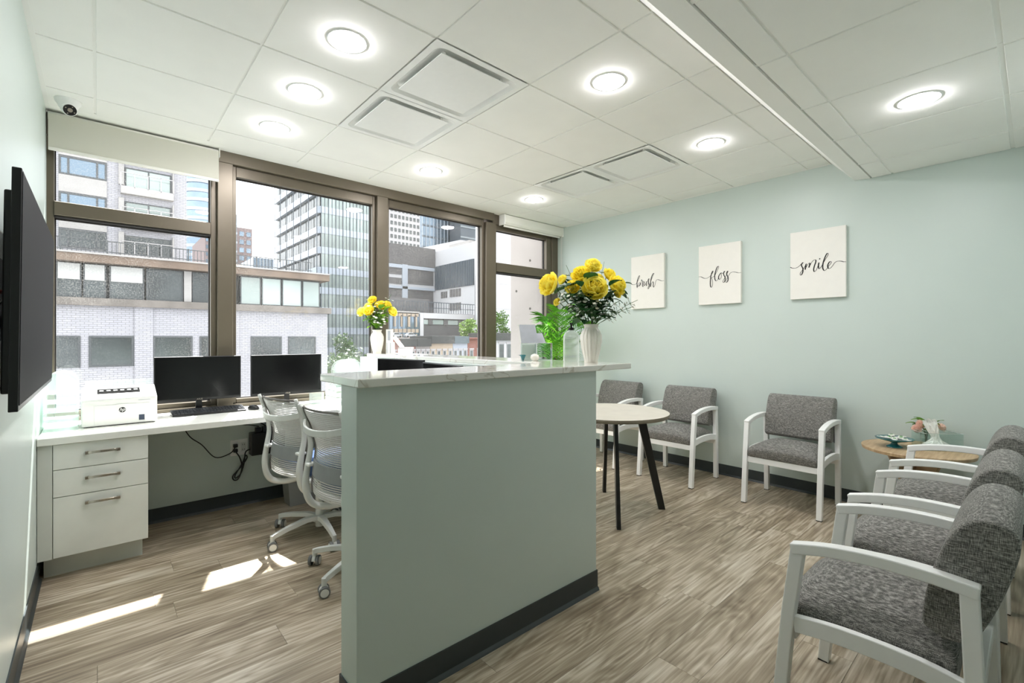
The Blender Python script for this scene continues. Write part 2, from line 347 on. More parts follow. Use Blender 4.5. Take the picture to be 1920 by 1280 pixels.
def _obj(name, bm, m, parent=None, bevel=0, segs=2, smooth=False, kind=None, subsurf=0):
    bmesh.ops.recalc_face_normals(bm, faces=bm.faces)
    me = bpy.data.meshes.new(name); bm.to_mesh(me); bm.free()
    for mm in (m if isinstance(m, (list, tuple)) else [m]): me.materials.append(mm)
    if smooth: me.polygons.foreach_set('use_smooth', [True]*len(me.polygons))
    o = bpy.data.objects.new(name, me); C.objects.link(o)
    if bevel:
        b = o.modifiers.new('bevel', 'BEVEL'); b.width = bevel; b.segments = segs; b.limit_method = 'ANGLE'; b.angle_limit = math.radians(40)
    if subsurf:
        s = o.modifiers.new('sub', 'SUBSURF'); s.levels = subsurf; s.render_levels = subsurf
    if parent: o.parent = parent
    if kind: o['kind'] = kind
    return o
def tag(o, label, cat, group=None):
    o['label'] = label; o['category'] = cat
    if group: o['group'] = group
    return o
def thing(name, label, cat, loc=(0, 0, 0), rz=0, group=None):
    o = bpy.data.objects.new(name, None); C.objects.link(o); o.empty_display_size = 0.1
    o.location = loc; o.rotation_euler = (0, 0, rz); return tag(o, label, cat, group)
def copyobj(o, parent=None, loc=None, rot=None, scale=None):
    c = o.copy(); C.objects.link(c)
    if parent is not None: c.parent = parent
    if loc is not None: c.location = loc
    if rot is not None: c.rotation_euler = rot
    if scale is not None: c.scale = scale if isinstance(scale, (tuple, list, Vector)) else (scale,)*3
    return c
def tree_copy(o, loc, rz, label):
    c = copyobj(o, None, loc); c.rotation_euler = (0, 0, rz); c['label'] = label
    def rec(src, dst):
        for ch in [x for x in src.children]:
            d = copyobj(ch, dst); rec(ch, d)
    rec(o, c); return c
def single(name, bm, m, label=None, cat=None, group=None, **k):
    o = obj(name, bm, m, **k)
    if label: tag(o, label, cat, group)
    return o
def struct(name, bm, m, **k): return obj(name, bm, m, kind='structure', **k)
def crom(P, seg=6):
    """Catmull-Rom through points"""
    P = [Vector(p) for p in P]; out = []
    for i in range(len(P)-1):
        p0 = P[max(i-1, 0)]; p1 = P[i]; p2 = P[i+1]; p3 = P[min(i+2, len(P)-1)]
        for k in range(seg):
            t = k/seg
            out.append(0.5*((2*p1) + (p2-p0)*t + (2*p0-5*p1+4*p2-p3)*t*t + (3*p1-p0-3*p2+p3)*t**3))
    out.append(P[-1]); return out

# ------------------------------------------------------------------ room shell
XL, XR, YW, ZC, ZL = -0.24, 4.50, 4.16, 2.7455, 2.56
YB, XB, YBACK = -0.16, 1.42, -2.6      # chair alcove back wall; hall behind the camera
bm = BM(); box(bm, XL-0.1, XR+0.1, YBACK, YW+0.1, -0.12, -0.012)
floor = struct('floor', bm, M['sub'])
rw = 0.182; row = 0; y = YBACK
while y < YW:
    x = XL - random.random()*1.2
    while x < XR:
        x0, x1 = max(x, XL), min(x+1.22, XR); y1 = min(y+rw, YW)
        if x1-x0 > 0.02 and not (x0 > XB+0.1 and y1 < YB-0.1):
            bm = BM(); box(bm, x0+0.0006, x1-0.0006, y+0.0006, y1-0.0006, -0.012, 0.0)
            obj('plank', bm, M['floor'], floor)
        x += 1.22
    y += rw
bm = BM(); box(bm, XL-0.12, XL, YBACK, YW+0.12, 0, 3.0); struct('wall_left', bm, M['mint'])
bm = BM(); box(bm, XR, XR+0.12, YBACK, YW+0.12, 0, 3.0); struct('wall_right', bm, M['mint'])
bm = BM(); box(bm, XL, XR, YW, YW+0.12, 0, 0.772); struct('wall_window', bm, M['mint'])
bm = BM(); box(bm, XB, XR, YB-0.12, YB, 0, 2.6); struct('wall_back', bm, M['mint'])
bm = BM(); box(bm, XB, XB+0.12, YBACK, YB-0.12, 0, 2.6); struct('wall_hall', bm, M['mint'])
bm = BM(); box(bm, XL, XB, YBACK-0.12, YBACK, 0, 2.6); struct('wall_far_hall', bm, M['mint'])
for nm, a in (('baseboard_left', (XL, XL+0.008, YBACK, 3.59)), ('baseboard_right', (XR-0.008, XR, YB, YW)), ('baseboard_window', (0.24, XR-0.008, YW-0.008, YW)), ('baseboard_back', (XB, XR-0.008, YB, YB+0.008))):
    bm = BM(); x0, x1, y0, y1 = a
    if x1-x0 < 0.02:
        s = 1 if nm.endswith('left') else -1; xa = x0 if s > 0 else x1
        prism(bm, [(xa, 0), (xa+s*0.018, 0), (xa+s*0.014, 0.006), (xa+s*0.006, 0.016), (xa+s*0.005, 0.101), (xa, 0.101)], y0, y1, 'y')
    else:
        s = -1 if nm.endswith('window') else 1; ya = y1 if s < 0 else y0
        prism(bm, [(ya, 0), (ya+s*0.018, 0), (ya+s*0.014, 0.006), (ya+s*0.006, 0.016), (ya+s*0.005, 0.101), (ya, 0.101)], x0, x1, 'x')
    struct(nm, bm, M['bb'])

# ceiling: slab, beam, tile grid at two heights
bm = BM(); box(bm, XL-0.12, XR+0.12, YBACK-0.12, YW+0.12, ZC+0.03, 3.05)
ceiling = struct('ceiling', bm, M['plaster'])
bm = BM(); prism(bm, [(1.12, ZC+0.03), (1.12, ZC-0.003), (0.965, ZL+0.006), (0.86, ZL-0.006), (0.86, ZC+0.03)], XL, XR, 'x'); struct('trim_beam', bm, M['plaster'])
bm = BM(); box(bm, XL, XR, 4.005, YW+0.12, ZC-0.004, ZC+0.03); obj('plaster_border', bm, M['plaster'], ceiling, kind='structure')
bm = BM(); box(bm, XL, XR, YBACK, 0.86, ZL+0.03, ZC+0.03); obj('low_soffit', bm, M['plaster'], ceiling, kind='structure')
xs = [XL, -0.01] + [-0.01+0.61*i for i in range(1, 8)] + [XR]
ys = [1.12, 1.287, 1.90, 2.512, 3.122, 3.733, 4.005]
DIFF = [(3, 2), (3, 3), (6, 2), (6, 3)]     # cells holding air diffusers (x index, y index)
g = 0.006
for i in range(len(xs)-1):
    for j in range(len(ys)-1):
        if (i, j) in DIFF: continue
        bm = BM(); box(bm, xs[i]+g, xs[i+1]-g, ys[j]+g, ys[j+1]-g, ZC-0.008, ZC+0.012)
        obj('ceiling_tile', bm, M['ceil'], ceiling, bevel=0.0015, segs=1)
for x in xs[1:-1]:
    bm = BM(); box(bm, x-0.012, x+0.012, 1.12, 4.005, ZC, ZC+0.028); obj('grid_bar', bm, M['grid'], ceiling)
for yy in ys[1:-1]:
    bm = BM(); box(bm, XL, XR, yy-0.012, yy+0.012, ZC+0.0005, ZC+0.0275); obj('grid_bar', bm, M['grid'], ceiling)
bm = BM(); box(bm, XL, XL+0.022, 1.12, 4.005, ZC-0.010, ZC-0.002); box(bm, XR-0.012, XR, 1.12, 4.005, ZC-0.010, ZC-0.002); box(bm, XL, XR, 3.993, 4.012, ZC-0.006, ZC-0.001)
obj('wall_angle', bm, M['grid'], ceiling)
xl = [XL] + [1.66+0.61*k for k in range(-3, 5)] + [XR]
yl = [-2.6, -2.33, -1.72, -1.11, -0.5, 0.10, 0.727, 0.855]
for i in range(len(xl)-1):
    for j in range(len(yl)-1):
        if xl[i+1]-xl[i] < 0.05 or (yl[j] < -0.7 and xl[i] > 1.6): continue
        bm = BM(); box(bm, xl[i]+g, xl[i+1]-g, yl[j]+g+(0.008 if j == 5 else 0), yl[j+1]-g, ZL-0.006, ZL+0.014)
        obj('ceiling_tile', bm, M['ceil'], ceiling, bevel=0.0015, segs=1)
for x in xl[1:-1]:
    bm = BM(); box(bm, x-0.012, x+0.012, YBACK, 0.86, ZL+0.001, ZL+0.028); obj('grid_bar', bm, M['grid'], ceiling)
for yy in yl[1:-1]:
    bm = BM(); box(bm, XL, XR, yy-(0.018 if abs(yy-0.1) < .01 else 0.012), yy+(0.018 if abs(yy-0.1) < .01 else 0.012), ZL+0.0015, ZL+0.0275); obj('grid_bar', bm, M['grid'], ceiling)

# air diffusers
def diffuser(cx, cy, label):
    t = thing('air_diffuser', label, 'air vent', (cx, cy, ZC), group='square ceiling air diffusers')
    bm = BM()
    h = 0.3035; prof = [(h, -0.009), (0.268, -0.009), (0.262, -0.002), (0.24, 0.018), (0.2, 0.026)]
    def rr(s, z, n=6, rad=None):
        rad = 0.05*s/0.268 if s < 0.29 else 0.002; P = []
        for q in range(4):
            ca = (1, 1), (-1, 1), (-1, -1), (1, -1)
            cx_, cy_ = ca[q][0]*(s-rad), ca[q][1]*(s-rad)
            for k in range(n+1):
                a = PI/2*q + PI/2*k/n; P.append(bm.verts.new((cx_+rad*math.cos(a), cy_+rad*math.sin(a), z)))
        return P
    R = [rr(s, z) for s, z in prof]
    for a, b in zip(R, R[1:]):
        for k in range(len(a)): bm.faces.new((a[k], a[(k+1) % len(a)], b[(k+1) % len(a)], b[k]))
    bm.faces.new(R[-1])
    obj('frame', bm, M['white'], t, smooth=False)
    bm = BM(); box(bm, -0.225, 0.225, -0.225, 0.225, -0.010, -0.005); obj('face_plate', bm, M['white'], t, bevel=0.003)
    bm = BM()
    for sx in (-1, 1):
        for sy in (-1, 1): box(bm, sx*0.19-0.008, sx*0.19+0.008, sy*0.19-0.008, sy*0.19+0.008, -0.005, 0.024)
    obj('hanger', bm, M['grid'], t)
    return t
diffuser(1.515, 2.206, 'square flush air diffuser nearest the camera, between four downlights')
diffuser(1.515, 2.817, 'square air diffuser on the window side of the largest diffuser')
diffuser(3.345, 2.206, 'square air diffuser over the waiting area, nearer the ceiling beam')
diffuser(3.345, 2.817, 'square air diffuser over the waiting area, nearer the windows')

# downlights
def downlight(x, y, z, label):
    t = thing('downlight', label, 'ceiling light', (x, y, z), group='round white downlights')
    bm = BM(); lathe(bm, [(0.081, -0.001), (0.082, -0.004), (0.090, -0.004), (0.094, 0.0), (0.094, 0.004)], n=40, cap=False); obj('trim_ring', bm, M['white'], t, smooth=True)
    bm = BM(); lathe(bm, [(0.0815, -0.002), (0.078, -0.008), (0.064, -0.014), (0.04, -0.017), (0.02, -0.018), (0.001, -0.018)], n=40, cap=False); obj('lens', bm, M['lens'], t, smooth=True)
DL = [(0.90, 2.205, 'round downlight nearest the top edge, left of the large diffuser'),
      (0.90, 2.817, 'round downlight above the desk, second in the row toward the blind'),
      (0.90, 3.43, 'round downlight nearest the raised left blind'),
      (2.13, 3.435, 'round downlight near the windows above the middle mullion'),
      (3.36, 3.44, 'smallest far round downlight over the corner window'),
      (2.13, 1.585, 'round downlight over the front counter beside the large diffuser'),
      (3.36, 1.587, 'round downlight over the waiting area beside the beam')]
for x, y, l in DL: downlight(x, y, ZC-0.008, l)
downlight(3.21, 0.41, ZL-0.006, 'round downlight in the lower ceiling beyond the beam')

# dome camera
t = thing('dome_camera', 'white dome security camera on ceiling above the left blind', 'security camera', (-0.13, 3.87, ZC-0.008))
bm = BM(); lathe(bm, [(0.062, 0.0), (0.060, -0.014), (0.050, -0.03), (0.044, -0.045), (0.02, -0.062), (0.002, -0.066)], n=28); obj('base', bm, M['white'], t, smooth=True)
d = Vector((0.25, -1.0, -0.55)).normalized(); c0 = Vector((0, -0.006, -0.05))
bm = BM(); tube(bm, [c0-d*0.01, c0+d*0.028, c0+d*0.04], [0.036, 0.036, 0.034], 28); obj('ball', bm, M['white'], t, bevel=0.004)
bm = BM(); tube(bm, [c0+d*0.040, c0+d*0.043], 0.031, 28); lp = obj('lens', bm, M['black'], t)
bm = BM(); u, v = ring_frame(d)
tube(bm, [c0+d*0.043, c0+d*0.046], 0.012, 16)
for k in range(4):
    q = c0+d*0.043+(u*math.cos(k*PI/2+.4)+v*math.sin(k*PI/2+.4))*0.022; tube(bm, [q, q+d*0.002], 0.0035, 8)
obj('led', bm, M['chrome'], lp)

# ------------------------------------------------------------------ windows
YG = YW+0.07
def bars(name, lst, m=None, parent=None, y0=YW-0.01, y1=YW+0.11, kind='structure'):
    out = []
    for (x0, x1, z0, z1) in lst:
        bm = BM(); box(bm, x0, x1, y0, y1, z0, z1); out.append(obj(name, bm, m or M['bronze'], parent, bevel=0.003, segs=1, kind=kind if parent is None else None))
    return out
bars('trim_header', [(0.69, 3.40, 2.655, ZC)], y0=YW-0.03)
bars('trim_header', [(XL, 0.69, 2.60, ZC), (3.40, XR, 2.63, ZC)], y0=YW+0.0)
bars('trim_mullion', [(0.683, 0.786, 0.772, 2.655), (1.975, 2.085, 0.772, 2.655), (3.285, 3.43, 0.772, 2.63)], y0=YW-0.03, y1=YW+0.12)
bars('trim_sill', [(XL, XR, 0.772, 0.80)], y0=YW-0.012)
def window(n, gx0, gx1, gz0, gz1, fw, zt, transom=None, fl=None, fr=None):
    """sash frame around the glass plus the pane(s)"""
    fl = fw if fl is None else fl; fr = fw if fr is None else fr
    t = bpy.data.objects.new('window_%d' % n, None); C.objects.link(t); t['kind'] = 'structure'
    z0 = 0.80
    for (x0, x1, a, b) in ((gx0-fl, gx0, z0, zt), (gx1, gx1+fr, z0, zt), (gx0, gx1, z0, gz0), (gx0, gx1, gz1, zt)):
        bm = BM(); box(bm, x0, x1, YW+0.012, YW+0.1, a, b); o = obj('sash', bm, M['bronze'], t, bevel=0.003, segs=1)
    gk = 0.006
    segs = [(gz0, gz1)]
    if transom:
        bm = BM(); box(bm, gx0, gx1, YW-0.005, YW+0.1, transom[0], transom[1]); obj('transom', bm, M['bronze'], t, bevel=0.003, segs=1)
        bm = BM(); box(bm, gx0, gx1, YW+0.01, YW+0.1, transom[0]-0.012, transom[0]); obj('gasket', bm, M['bronze_d'], t)
        segs = [(gz0, transom[0]-0.012), (transom[1], gz1)]
    for a, b in segs:
        bm = BM()
        for (x0, x1, c, d_) in ((gx0, gx0+gk, a, b), (gx1-gk, gx1, a, b), (gx0+gk, gx1-gk, a, a+gk), (gx0+gk, gx1-gk, b-gk, b)): box(bm, x0, x1, YG-0.012, YG+0.012, c, d_)
        obj('gasket', bm, M['bronze_d'], t)
        bm = BM(); vv = [bm.verts.new(p) for p in ((gx0, YG, a), (gx1, YG, a), (gx1, YG, b), (gx0, YG, b))]; bm.faces.new(vv)
        obj('pane', bm, M['glass'], t)
    return t
window(1, -0.205, 0.645, 0.835, 2.56, 0.04, 2.60, (2.097, 2.185))
window(2, 0.815, 1.945, 0.835, 2.575, 0.03, 2.655)
window(3, 2.115, 3.255, 0.835, 2.585, 0.03, 2.655)
window(4, 3.455, 4.30, 0.835, 2.57, 0.03, 2.63, (2.085, 2.19), fr=0.09)
bars('trim_frame', [(4.39, XR, 0.80, 2.63)], y0=YW+0.0)

# roller blinds
t = thing('roller_blind', 'partly lowered translucent roller blind over the left window', 'blind', (0, YW-0.05, 0))
bm = BM(); tube(bm, [(XL+0.01, 0.0, 2.705), (0.685, 0.0, 2.705)], 0.026, 16); obj('roller', bm, M['blindw'], t, smooth=True)
bm = BM(); box(bm, XL+0.012, 0.683, -0.029, -0.027, 2.50, 2.71); obj('shade', bm, M['blind'], t)
bm = BM(); box(bm, XL+0.012, 0.683, -0.033, -0.022, 2.482, 2.502); obj('bottom_rail', bm, M['blindw'], t, bevel=0.003)
bm = BM(); box(bm, 0.686, 0.69, -0.035, 0.03, 2.67, ZC-0.006); obj('bracket', bm, M['grid'], t)
t = thing('roller_blind', 'rolled-up white blind cassette over the corner window', 'blind', (0, YW-0.06, 0))
bm = BM(); prism(bm, [(-0.045, 2.735), (0.05, 2.735), (0.05, 2.64), (-0.02, 2.622), (-0.045, 2.65)], 3.50, 4.485, 'x'); obj('cassette', bm, M['blindw'], t, bevel=0.006)
bm = BM(); box(bm, 3.488, 3.50, -0.05, 0.052, 2.618, 2.737); box(bm, 4.485, 4.495, -0.05, 0.052, 2.618, 2.737); obj('end_cap', bm, M['grid'], t, bevel=0.003)
bm = BM(); box(bm, 3.52, 4.47, -0.004, 0.012, 2.604, 2.626); obj('bottom_rail', bm, M['blindw'], t, bevel=0.003)
bm = BM(); tube(bm, [(4.475, -0.035, 2.66), (4.475, -0.035, 1.0), (4.475, -0.028, 0.985), (4.475, -0.02, 1.0), (4.475, -0.02, 2.66)], 0.0018, 6); obj('pull_chain', bm, M['blindw'], t)

# ------------------------------------------------------------------ reception half wall and counters
HX0, HX1, HY0, HY1 = 0.656, 1.948, 1.529, 1.663
bm = BM(); prism(bm, [(HX0, HY0), (HX1, HY0), (HX1, YW), (HX1-0.13, YW), (HX1-0.13, HY1), (HX0, HY1)], 0, 1.14, 'z')
struct('wall_reception', bm, M['mint'], bevel=0.002)
bm = BM()
pr_ = [(0, 0), (-0.018, 0), (-0.014, 0.006), (-0.006, 0.016), (-0.005, 0.101), (0, 0.101)]
prism(bm, [(HY0+a, b) for a, b in pr_], HX0-0.005, HX1+0.005, 'x')
prism(bm, [(HX0+a, b) for a, b in pr_], HY0-0.005, HY1+0.005, 'y')
prism(bm, [(HX1-a, b) for a, b in pr_], HY0-0.005, YW-0.02, 'y')
prism(bm, [(HY1-a, b) for a, b in pr_], HX0-0.005, HX1-0.135, 'x')
struct('baseboard_reception', bm, M['bb'])
bm = BM(); prism(bm, [(0.650, 1.502), (2.225, 1.502), (2.225, 1.86), (2.20, 1.86), (2.20, YW-0.035), (1.868, YW-0.035), (1.868, 1.858), (0.650, 1.858)], 1.1405, 1.1705, 'z')
tag(obj('counter_top', bm, M['quartz'], bevel=0.004, segs=3), 'glossy white quartz countertop, L-shaped, capping the mint half wall', 'countertop')

# ------------------------------------------------------------------ desk, cabinet
bm = BM(); prism(bm, [(XL+0.002, 3.492), (1.345, 3.492), (1.345, 1.685), (1.812, 1.685), (1.812, YW-0.014), (XL+0.002, YW-0.014)], 0.737, 0.775, 'z')
tag(obj('desk_top', bm, M['desk'], bevel=0.002), 'long white laminate worktop under the windows, turning beside the half wall', 'desk')
t = thing('drawer_cabinet', 'white three-drawer cabinet under the worktop by the left wall', 'cabinet', (0, 0, 0))
bm = BM(); box(bm, -0.205, 0.226, 3.532, 4.12, 0.12, 0.736); obj('carcass', bm, M['lam_d'], t)
bm = BM(); box(bm, XL+0.002, -0.18, 3.515, 3.531, 0.12, 0.736); obj('filler_panel', bm, M['lam_d'], t, bevel=0.001)
bm = BM(); box(bm, XL+0.022, 0.205, 3.60, 4.10, 0.0, 0.119); obj('toe_kick', bm, M['lam_d'], t)
for z0, z1, hz in ((0.598, 0.733, 0.676), (0.450, 0.594, 0.538), (0.123, 0.446, 0.400)):
    bm = BM(); box(bm, -0.177, 0.227, 3.512, 3.531, z0, z1); dr = obj('drawer', bm, M['lam'], t, bevel=0.0015)
    bm = BM()
    P = crom([(-0.045, 3.499, hz-0.004), (-0.02, 3.489, hz), (0.025, 3.484, hz+0.001), (0.07, 3.489, hz), (0.095, 3.499, hz-0.004)], 5)
    bar(bm, P, 0.006, 0.013)
    box(bm, -0.050, -0.033, 3.492, 3.512, hz-0.010, hz+0.006); box(bm, 0.083, 0.100, 3.492, 3.512, hz-0.010, hz+0.006)
    obj('handle', bm, M['chrome'], dr, bevel=0.001, segs=1)

# ------------------------------------------------------------------ waiting chairs
def waiting_chair(label, loc, rz):
    t = thing('waiting_chair', label, 'chair', loc, rz, 'grey and white waiting room chairs')
    for s in (-1, 1):
        x = s*0.261
        bm = BM(); bar(bm, [(x, 0.49, 0.004), (x, 0.452, 0.42), (x, 0.424, 0.640)], 0.036, 0.038, up=(0, 1, 0)); obj('leg', bm, M['white'], t, bevel=0.003)
        bm = BM(); bar(bm, [(x, 0.012, 0.004), (x, 0.020, 0.40), (x, 0.030, 0.646)], 0.036, 0.038, up=(0, 1, 0)); obj('leg', bm, M['white'], t, bevel=0.003)
        bm = BM(); bar(bm, crom([(x, 0.443, 0.628), (x, 0.34, 0.652), (x, 0.22, 0.664), (x, 0.10, 0.663), (x, 0.010, 0.655)], 4), 0.040, 0.034); obj('armrest', bm, M['white'], t, bevel=0.004)
        bm = BM(); bar(bm, crom([(x, 0.437, 0.386), (x, 0.33, 0.400), (x, 0.22, 0.404), (x, 0.12, 0.400), (x, 0.035, 0.386)], 4), 0.024, 0.052); obj('side_rail', bm, M['white'], t, bevel=0.003)
        bm = BM(); box(bm, x-0.018, x+0.018, 0.475, 0.508, 0.0, 0.005); box(bm, x-0.018, x+0.018, -0.006, 0.030, 0.0, 0.005); obj('glide', bm, M['black'], t)
    bm = BM(); box(bm, -0.243, 0.243, 0.438, 0.466, 0.322, 0.368); obj('front_rail', bm, M['white'], t, bevel=0.003)
    bm = BM(); box(bm, -0.243, 0.243, 0.008, 0.032, 0.322, 0.368); obj('rear_rail', bm, M['white'], t, bevel=0.003)
    # crowned seat cushion
    bm = BM(); nx, ny = 14, 14; X0, X1, Y0, Y1 = -0.241, 0.241, 0.055, 0.485
    def zt(u, v):
        e = min(u, 1-u)*2; f = min(v, 1-v)*2
        return 0.440 + 0.050*(1-(1-min(1, e*1.3))**2.6)*(0.45+0.55*(1-(1-min(1, f*1.6))**2.2)) - 0.02*max(0, (v-0.85)/0.15)**2
    top = [[bm.verts.new((X0+(X1-X0)*i/nx, Y0+(Y1-Y0)*j/ny, zt(i/nx, j/ny))) for j in range(ny+1)] for i in range(nx+1)]
    bot = [[bm.verts.new((X0+(X1-X0)*i/nx, Y0+(Y1-Y0-0.012)*j/ny, 0.366)) for j in range(ny+1)] for i in range(nx+1)]
    for i in range(nx):
        for j in range(ny):
            bm.faces.new((top[i][j], top[i+1][j], top[i+1][j+1], top[i][j+1])); bm.faces.new((bot[i][j], bot[i][j+1], bot[i+1][j+1], bot[i+1][j]))
    for i in range(nx):
        bm.faces.new((top[i][0], bot[i][0], bot[i+1][0], top[i+1][0])); bm.faces.new((top[i+1][ny], bot[i+1][ny], bot[i][ny], top[i][ny]))
    for j in range(ny):
        bm.faces.new((top[0][j+1], bot[0][j+1], bot[0][j], top[0][j])); bm.faces.new((top[nx][j], bot[nx][j], bot[nx][j+1], top[nx][j+1]))
    obj('seat', bm, M['fab'], t, bevel=0.014, segs=3, smooth=True)
    bm = BM(); prof = crom([(0.128, 0.515), (0.120, 0.60), (0.098, 0.70), (0.066, 0.785), (0.028, 0.828), (-0.020, 0.835), (-0.058, 0.806), (-0.054, 0.74), (-0.022, 0.62), (0.018, 0.52), (0.040, 0.497), (0.090, 0.494), (0.128, 0.515)], 3)[:-1]
    prism(bm, [(p[0], p[1]) for p in [(q.x, q.y) for q in [Vector((a.x, a.y)) for a in prof]]], -0.240, 0.240, 'x')
    obj('backrest', bm, M['fab'], t, bevel=0.010, segs=3, smooth=True)
    bm = BM()
    for s in (-1, 1): box(bm, s*0.2415-0.0025, s*0.2415+0.0025, 0.016, 0.044, 0.49, 0.62)
    obj('bracket', bm, M['black'], t)
    return t
def _v(p, z=0):
    return Vector((p[0], p[1], z)) if len(p) == 2 else Vector(p)
_cr = crom
def crom(P, seg=6): return _cr([_v(p) for p in P], seg)
wc = waiting_chair('grey tweed armchair with white frame against the mint wall under the smile canvas', (4.36, 1.297, 0), PI/2)
tree_copy(wc, (4.365, 2.268, 0), PI/2, 'grey tweed armchair with white frame against the wall, half behind the round table top')
tree_copy(wc, (4.37, 3.075, 0), PI/2, 'grey tweed armchair nearest the window, mostly hidden by table and counter')
tree_copy(wc, (1.953, 0.086, 0), 0, 'large nearest grey tweed armchair with white arms at the lower corner')
tree_copy(wc, (2.661, 0.090, 0), 0, 'middle grey tweed armchair of the row of three facing the windows')
tree_copy(wc, (3.496, 0.088, 0), 0, 'grey tweed armchair of the row of three beside the oak side table')

# ------------------------------------------------------------------ round table
t = thing('round_table', 'round pale-topped table on four splayed black legs in waiting area', 'table', (2.96, 2.185, 0))
bm = BM(); lathe(bm, [(0.40, 0.722), (0.43, 0.724), (0.434, 0.736), (0.434, 0.748), (0.433, 0.75)], n=96); bm.faces.ensure_lookup_table()
for f in bm.faces: f.material_index = 0 if f.calc_center_median().z > 0.7495 else 1
obj('table_top', bm, [M['tabletop'], M['taupe']], t)
for sx, sy in ((1, 1), (1, -1), (-1, -1), (-1, 1)):
    bm = BM(); top = Vector((sx*0.16, sy*0.16, 0.722)); bot = Vector((sx*0.278, sy*0.272, 0.0))
    dd = Vector((sx, sy, 0)).normalized(); ss = Vector((-sy, sx, 0)).normalized()
    A = []
    for p, wd in ((bot, 0.050), (top, 0.064)):
        A.append([bm.verts.new(p + dd*a*wd/2 + ss*b*0.0135) for a, b in ((-1, -1), (1, -1), (1, 1), (-1, 1))])
    for k in range(4): bm.faces.new((A[0][k], A[0][(k+1) % 4], A[1][(k+1) % 4], A[1][k]))
    bm.faces.new(A[0][::-1]); bm.faces.new(A[1]); obj('leg', bm, M['blackm'], t, bevel=0.002)
bm = BM(); box(bm, -0.17, 0.17, -0.02, 0.02, 0.700, 0.7215); box(bm, -0.02, 0.02, -0.17, 0.17, 0.6995, 0.7215); obj('brace', bm, M['blackm'], t)

# ------------------------------------------------------------------ side table with dish, tissues
t = thing('side_table', 'low round light-oak side table in corner by the mint wall', 'table', (4.17, 0.545, 0))
bm = BM(); lathe(bm, [(0.27, 0.534), (0.298, 0.538), (0.302, 0.556), (0.300, 0.56)], n=72); obj('table_top', bm, M['oak'], t)
for k in range(2):
    bm = BM(); prism(bm, [(-0.20, 0.534), (0.20, 0.534), (0.055, 0.22), (0.16, 0.0), (-0.16, 0.0), (-0.055, 0.22)], -0.011, 0.011, 'y')
    o = obj('leg_panel', bm, M['oak_d'], t, bevel=0.002); o.rotation_euler = (0, 0, math.radians(48+90*k))
t = thing('candy_dish', 'teal footed dish holding wrapped sweets on the oak side table', 'dish', (4.12, 0.655, 0.56))
bm = BM(); lathe(bm, [(0.046, 0.0), (0.044, 0.006), (0.020, 0.018), (0.016, 0.030), (0.05, 0.040), (0.105, 0.056), (0.108, 0.062), (0.104, 0.062), (0.05, 0.047), (0.002, 0.046)], n=40, cap=False); obj('bowl', bm, M['teal'], t, smooth=True)
cd = None
for k in range(9):
    a = k*2.4; r = 0.02+0.007*k
    if cd is None:
        bm = BM(); lathe(bm, [(0.001, 0.0), (0.016, 0.002), (0.019, 0.007), (0.016, 0.012), (0.001, 0.014)], n=14, cap=False)
        box(bm, 0.017, 0.034, -0.011, 0.011, 0.005, 0.009); box(bm, -0.034, -0.017, -0.011, 0.011, 0.005, 0.009)
        cd = obj('sweet', bm, M['paper']); o = cd
        bm = BM(); lathe(bm, [(0.0105, 0.0126), (0.0075, 0.0142), (0.001, 0.0146)], n=12, cap=False); obj('wrapper_print', bm, M['green'], cd)
    else:
        o = copyobj(cd); copyobj(cd.children[0], o)
    o.location = (4.12+r*math.cos(a), 0.655+r*math.sin(a), 0.56+0.051+0.10*max(0, r-0.04)+0.003*(k % 3)); o.rotation_euler = (random.uniform(-.15, .15), random.uniform(-.15, .15), a)
    tag(o, 'white and green wrapped sweet heaped in the teal dish', 'sweet', 'wrapped sweets in the teal dish')
t = thing('tissue_box', 'clear acrylic tissue box beside the teal dish on side table', 'tissue box', (4.25, 0.45, 0.56), math.radians(-48))
bm = BM()
for (a, b, c, d_) in ((-0.115, 0.115, -0.065, -0.062), (-0.115, 0.115, 0.062, 0.065), (-0.115, -0.112, -0.062, 0.062), (0.112, 0.115, -0.062, 0.062)): box(bm, a, b, c, d_, 0.0, 0.115)
box(bm, -0.112, 0.112, -0.062, 0.062, 0.0, 0.003); obj('box_wall', bm, M['clear'], t)
bm = BM()
for (p, q) in (((-0.115, -0.065), (0.115, -0.065)), ((-0.115, 0.065), (0.115, 0.065)), ((-0.115, -0.065), (-0.115, 0.065)), ((0.115, -0.065), (0.115, 0.065))): tube(bm, [(p[0], p[1], 0.115), (q[0], q[1], 0.115)], 0.0018, 6)
obj('rim', bm, M['acr'], t)
bm = BM(); n = 26
lo = []; 
for lev, (rx, ry, z, tw) in enumerate(((0.075, 0.045, 0.004, 0), (0.07, 0.04, 0.03, 0.3), (0.03, 0.02, 0.055, 0.5), (0.022, 0.012, 0.078, 0.8), (0.034, 0.014, 0.12, 1.0), (0.042, 0.010, 0.165, 1.15), (0.036, 0.006, 0.185, 1.2))):
    sx_, sy_ = ((0, 0), (0.005, 0), (0, 0), (-0.004, 0), (-0.014, 0.004), (-0.026, 0.008), (-0.034, 0.012))[lev]
    lo.append([bm.verts.new((sx_+rx*math.cos(2*PI*k/n+tw)*(1+0.16*math.sin(5*2*PI*k/n+lev)), sy_+ry*math.sin(2*PI*k/n+tw)*(1+0.35*math.sin(7*2*PI*k/n+2*lev)), z+0.005*math.sin(5*2*PI*k/n+lev)+0.012*(lev > 4)*math.cos(2*PI*k/n))) for k in range(n)])
for a, b in zip(lo, lo[1:]):
    for k in range(n): bm.faces.new((a[k], a[(k+1) % n], b[(k+1) % n], b[k]))
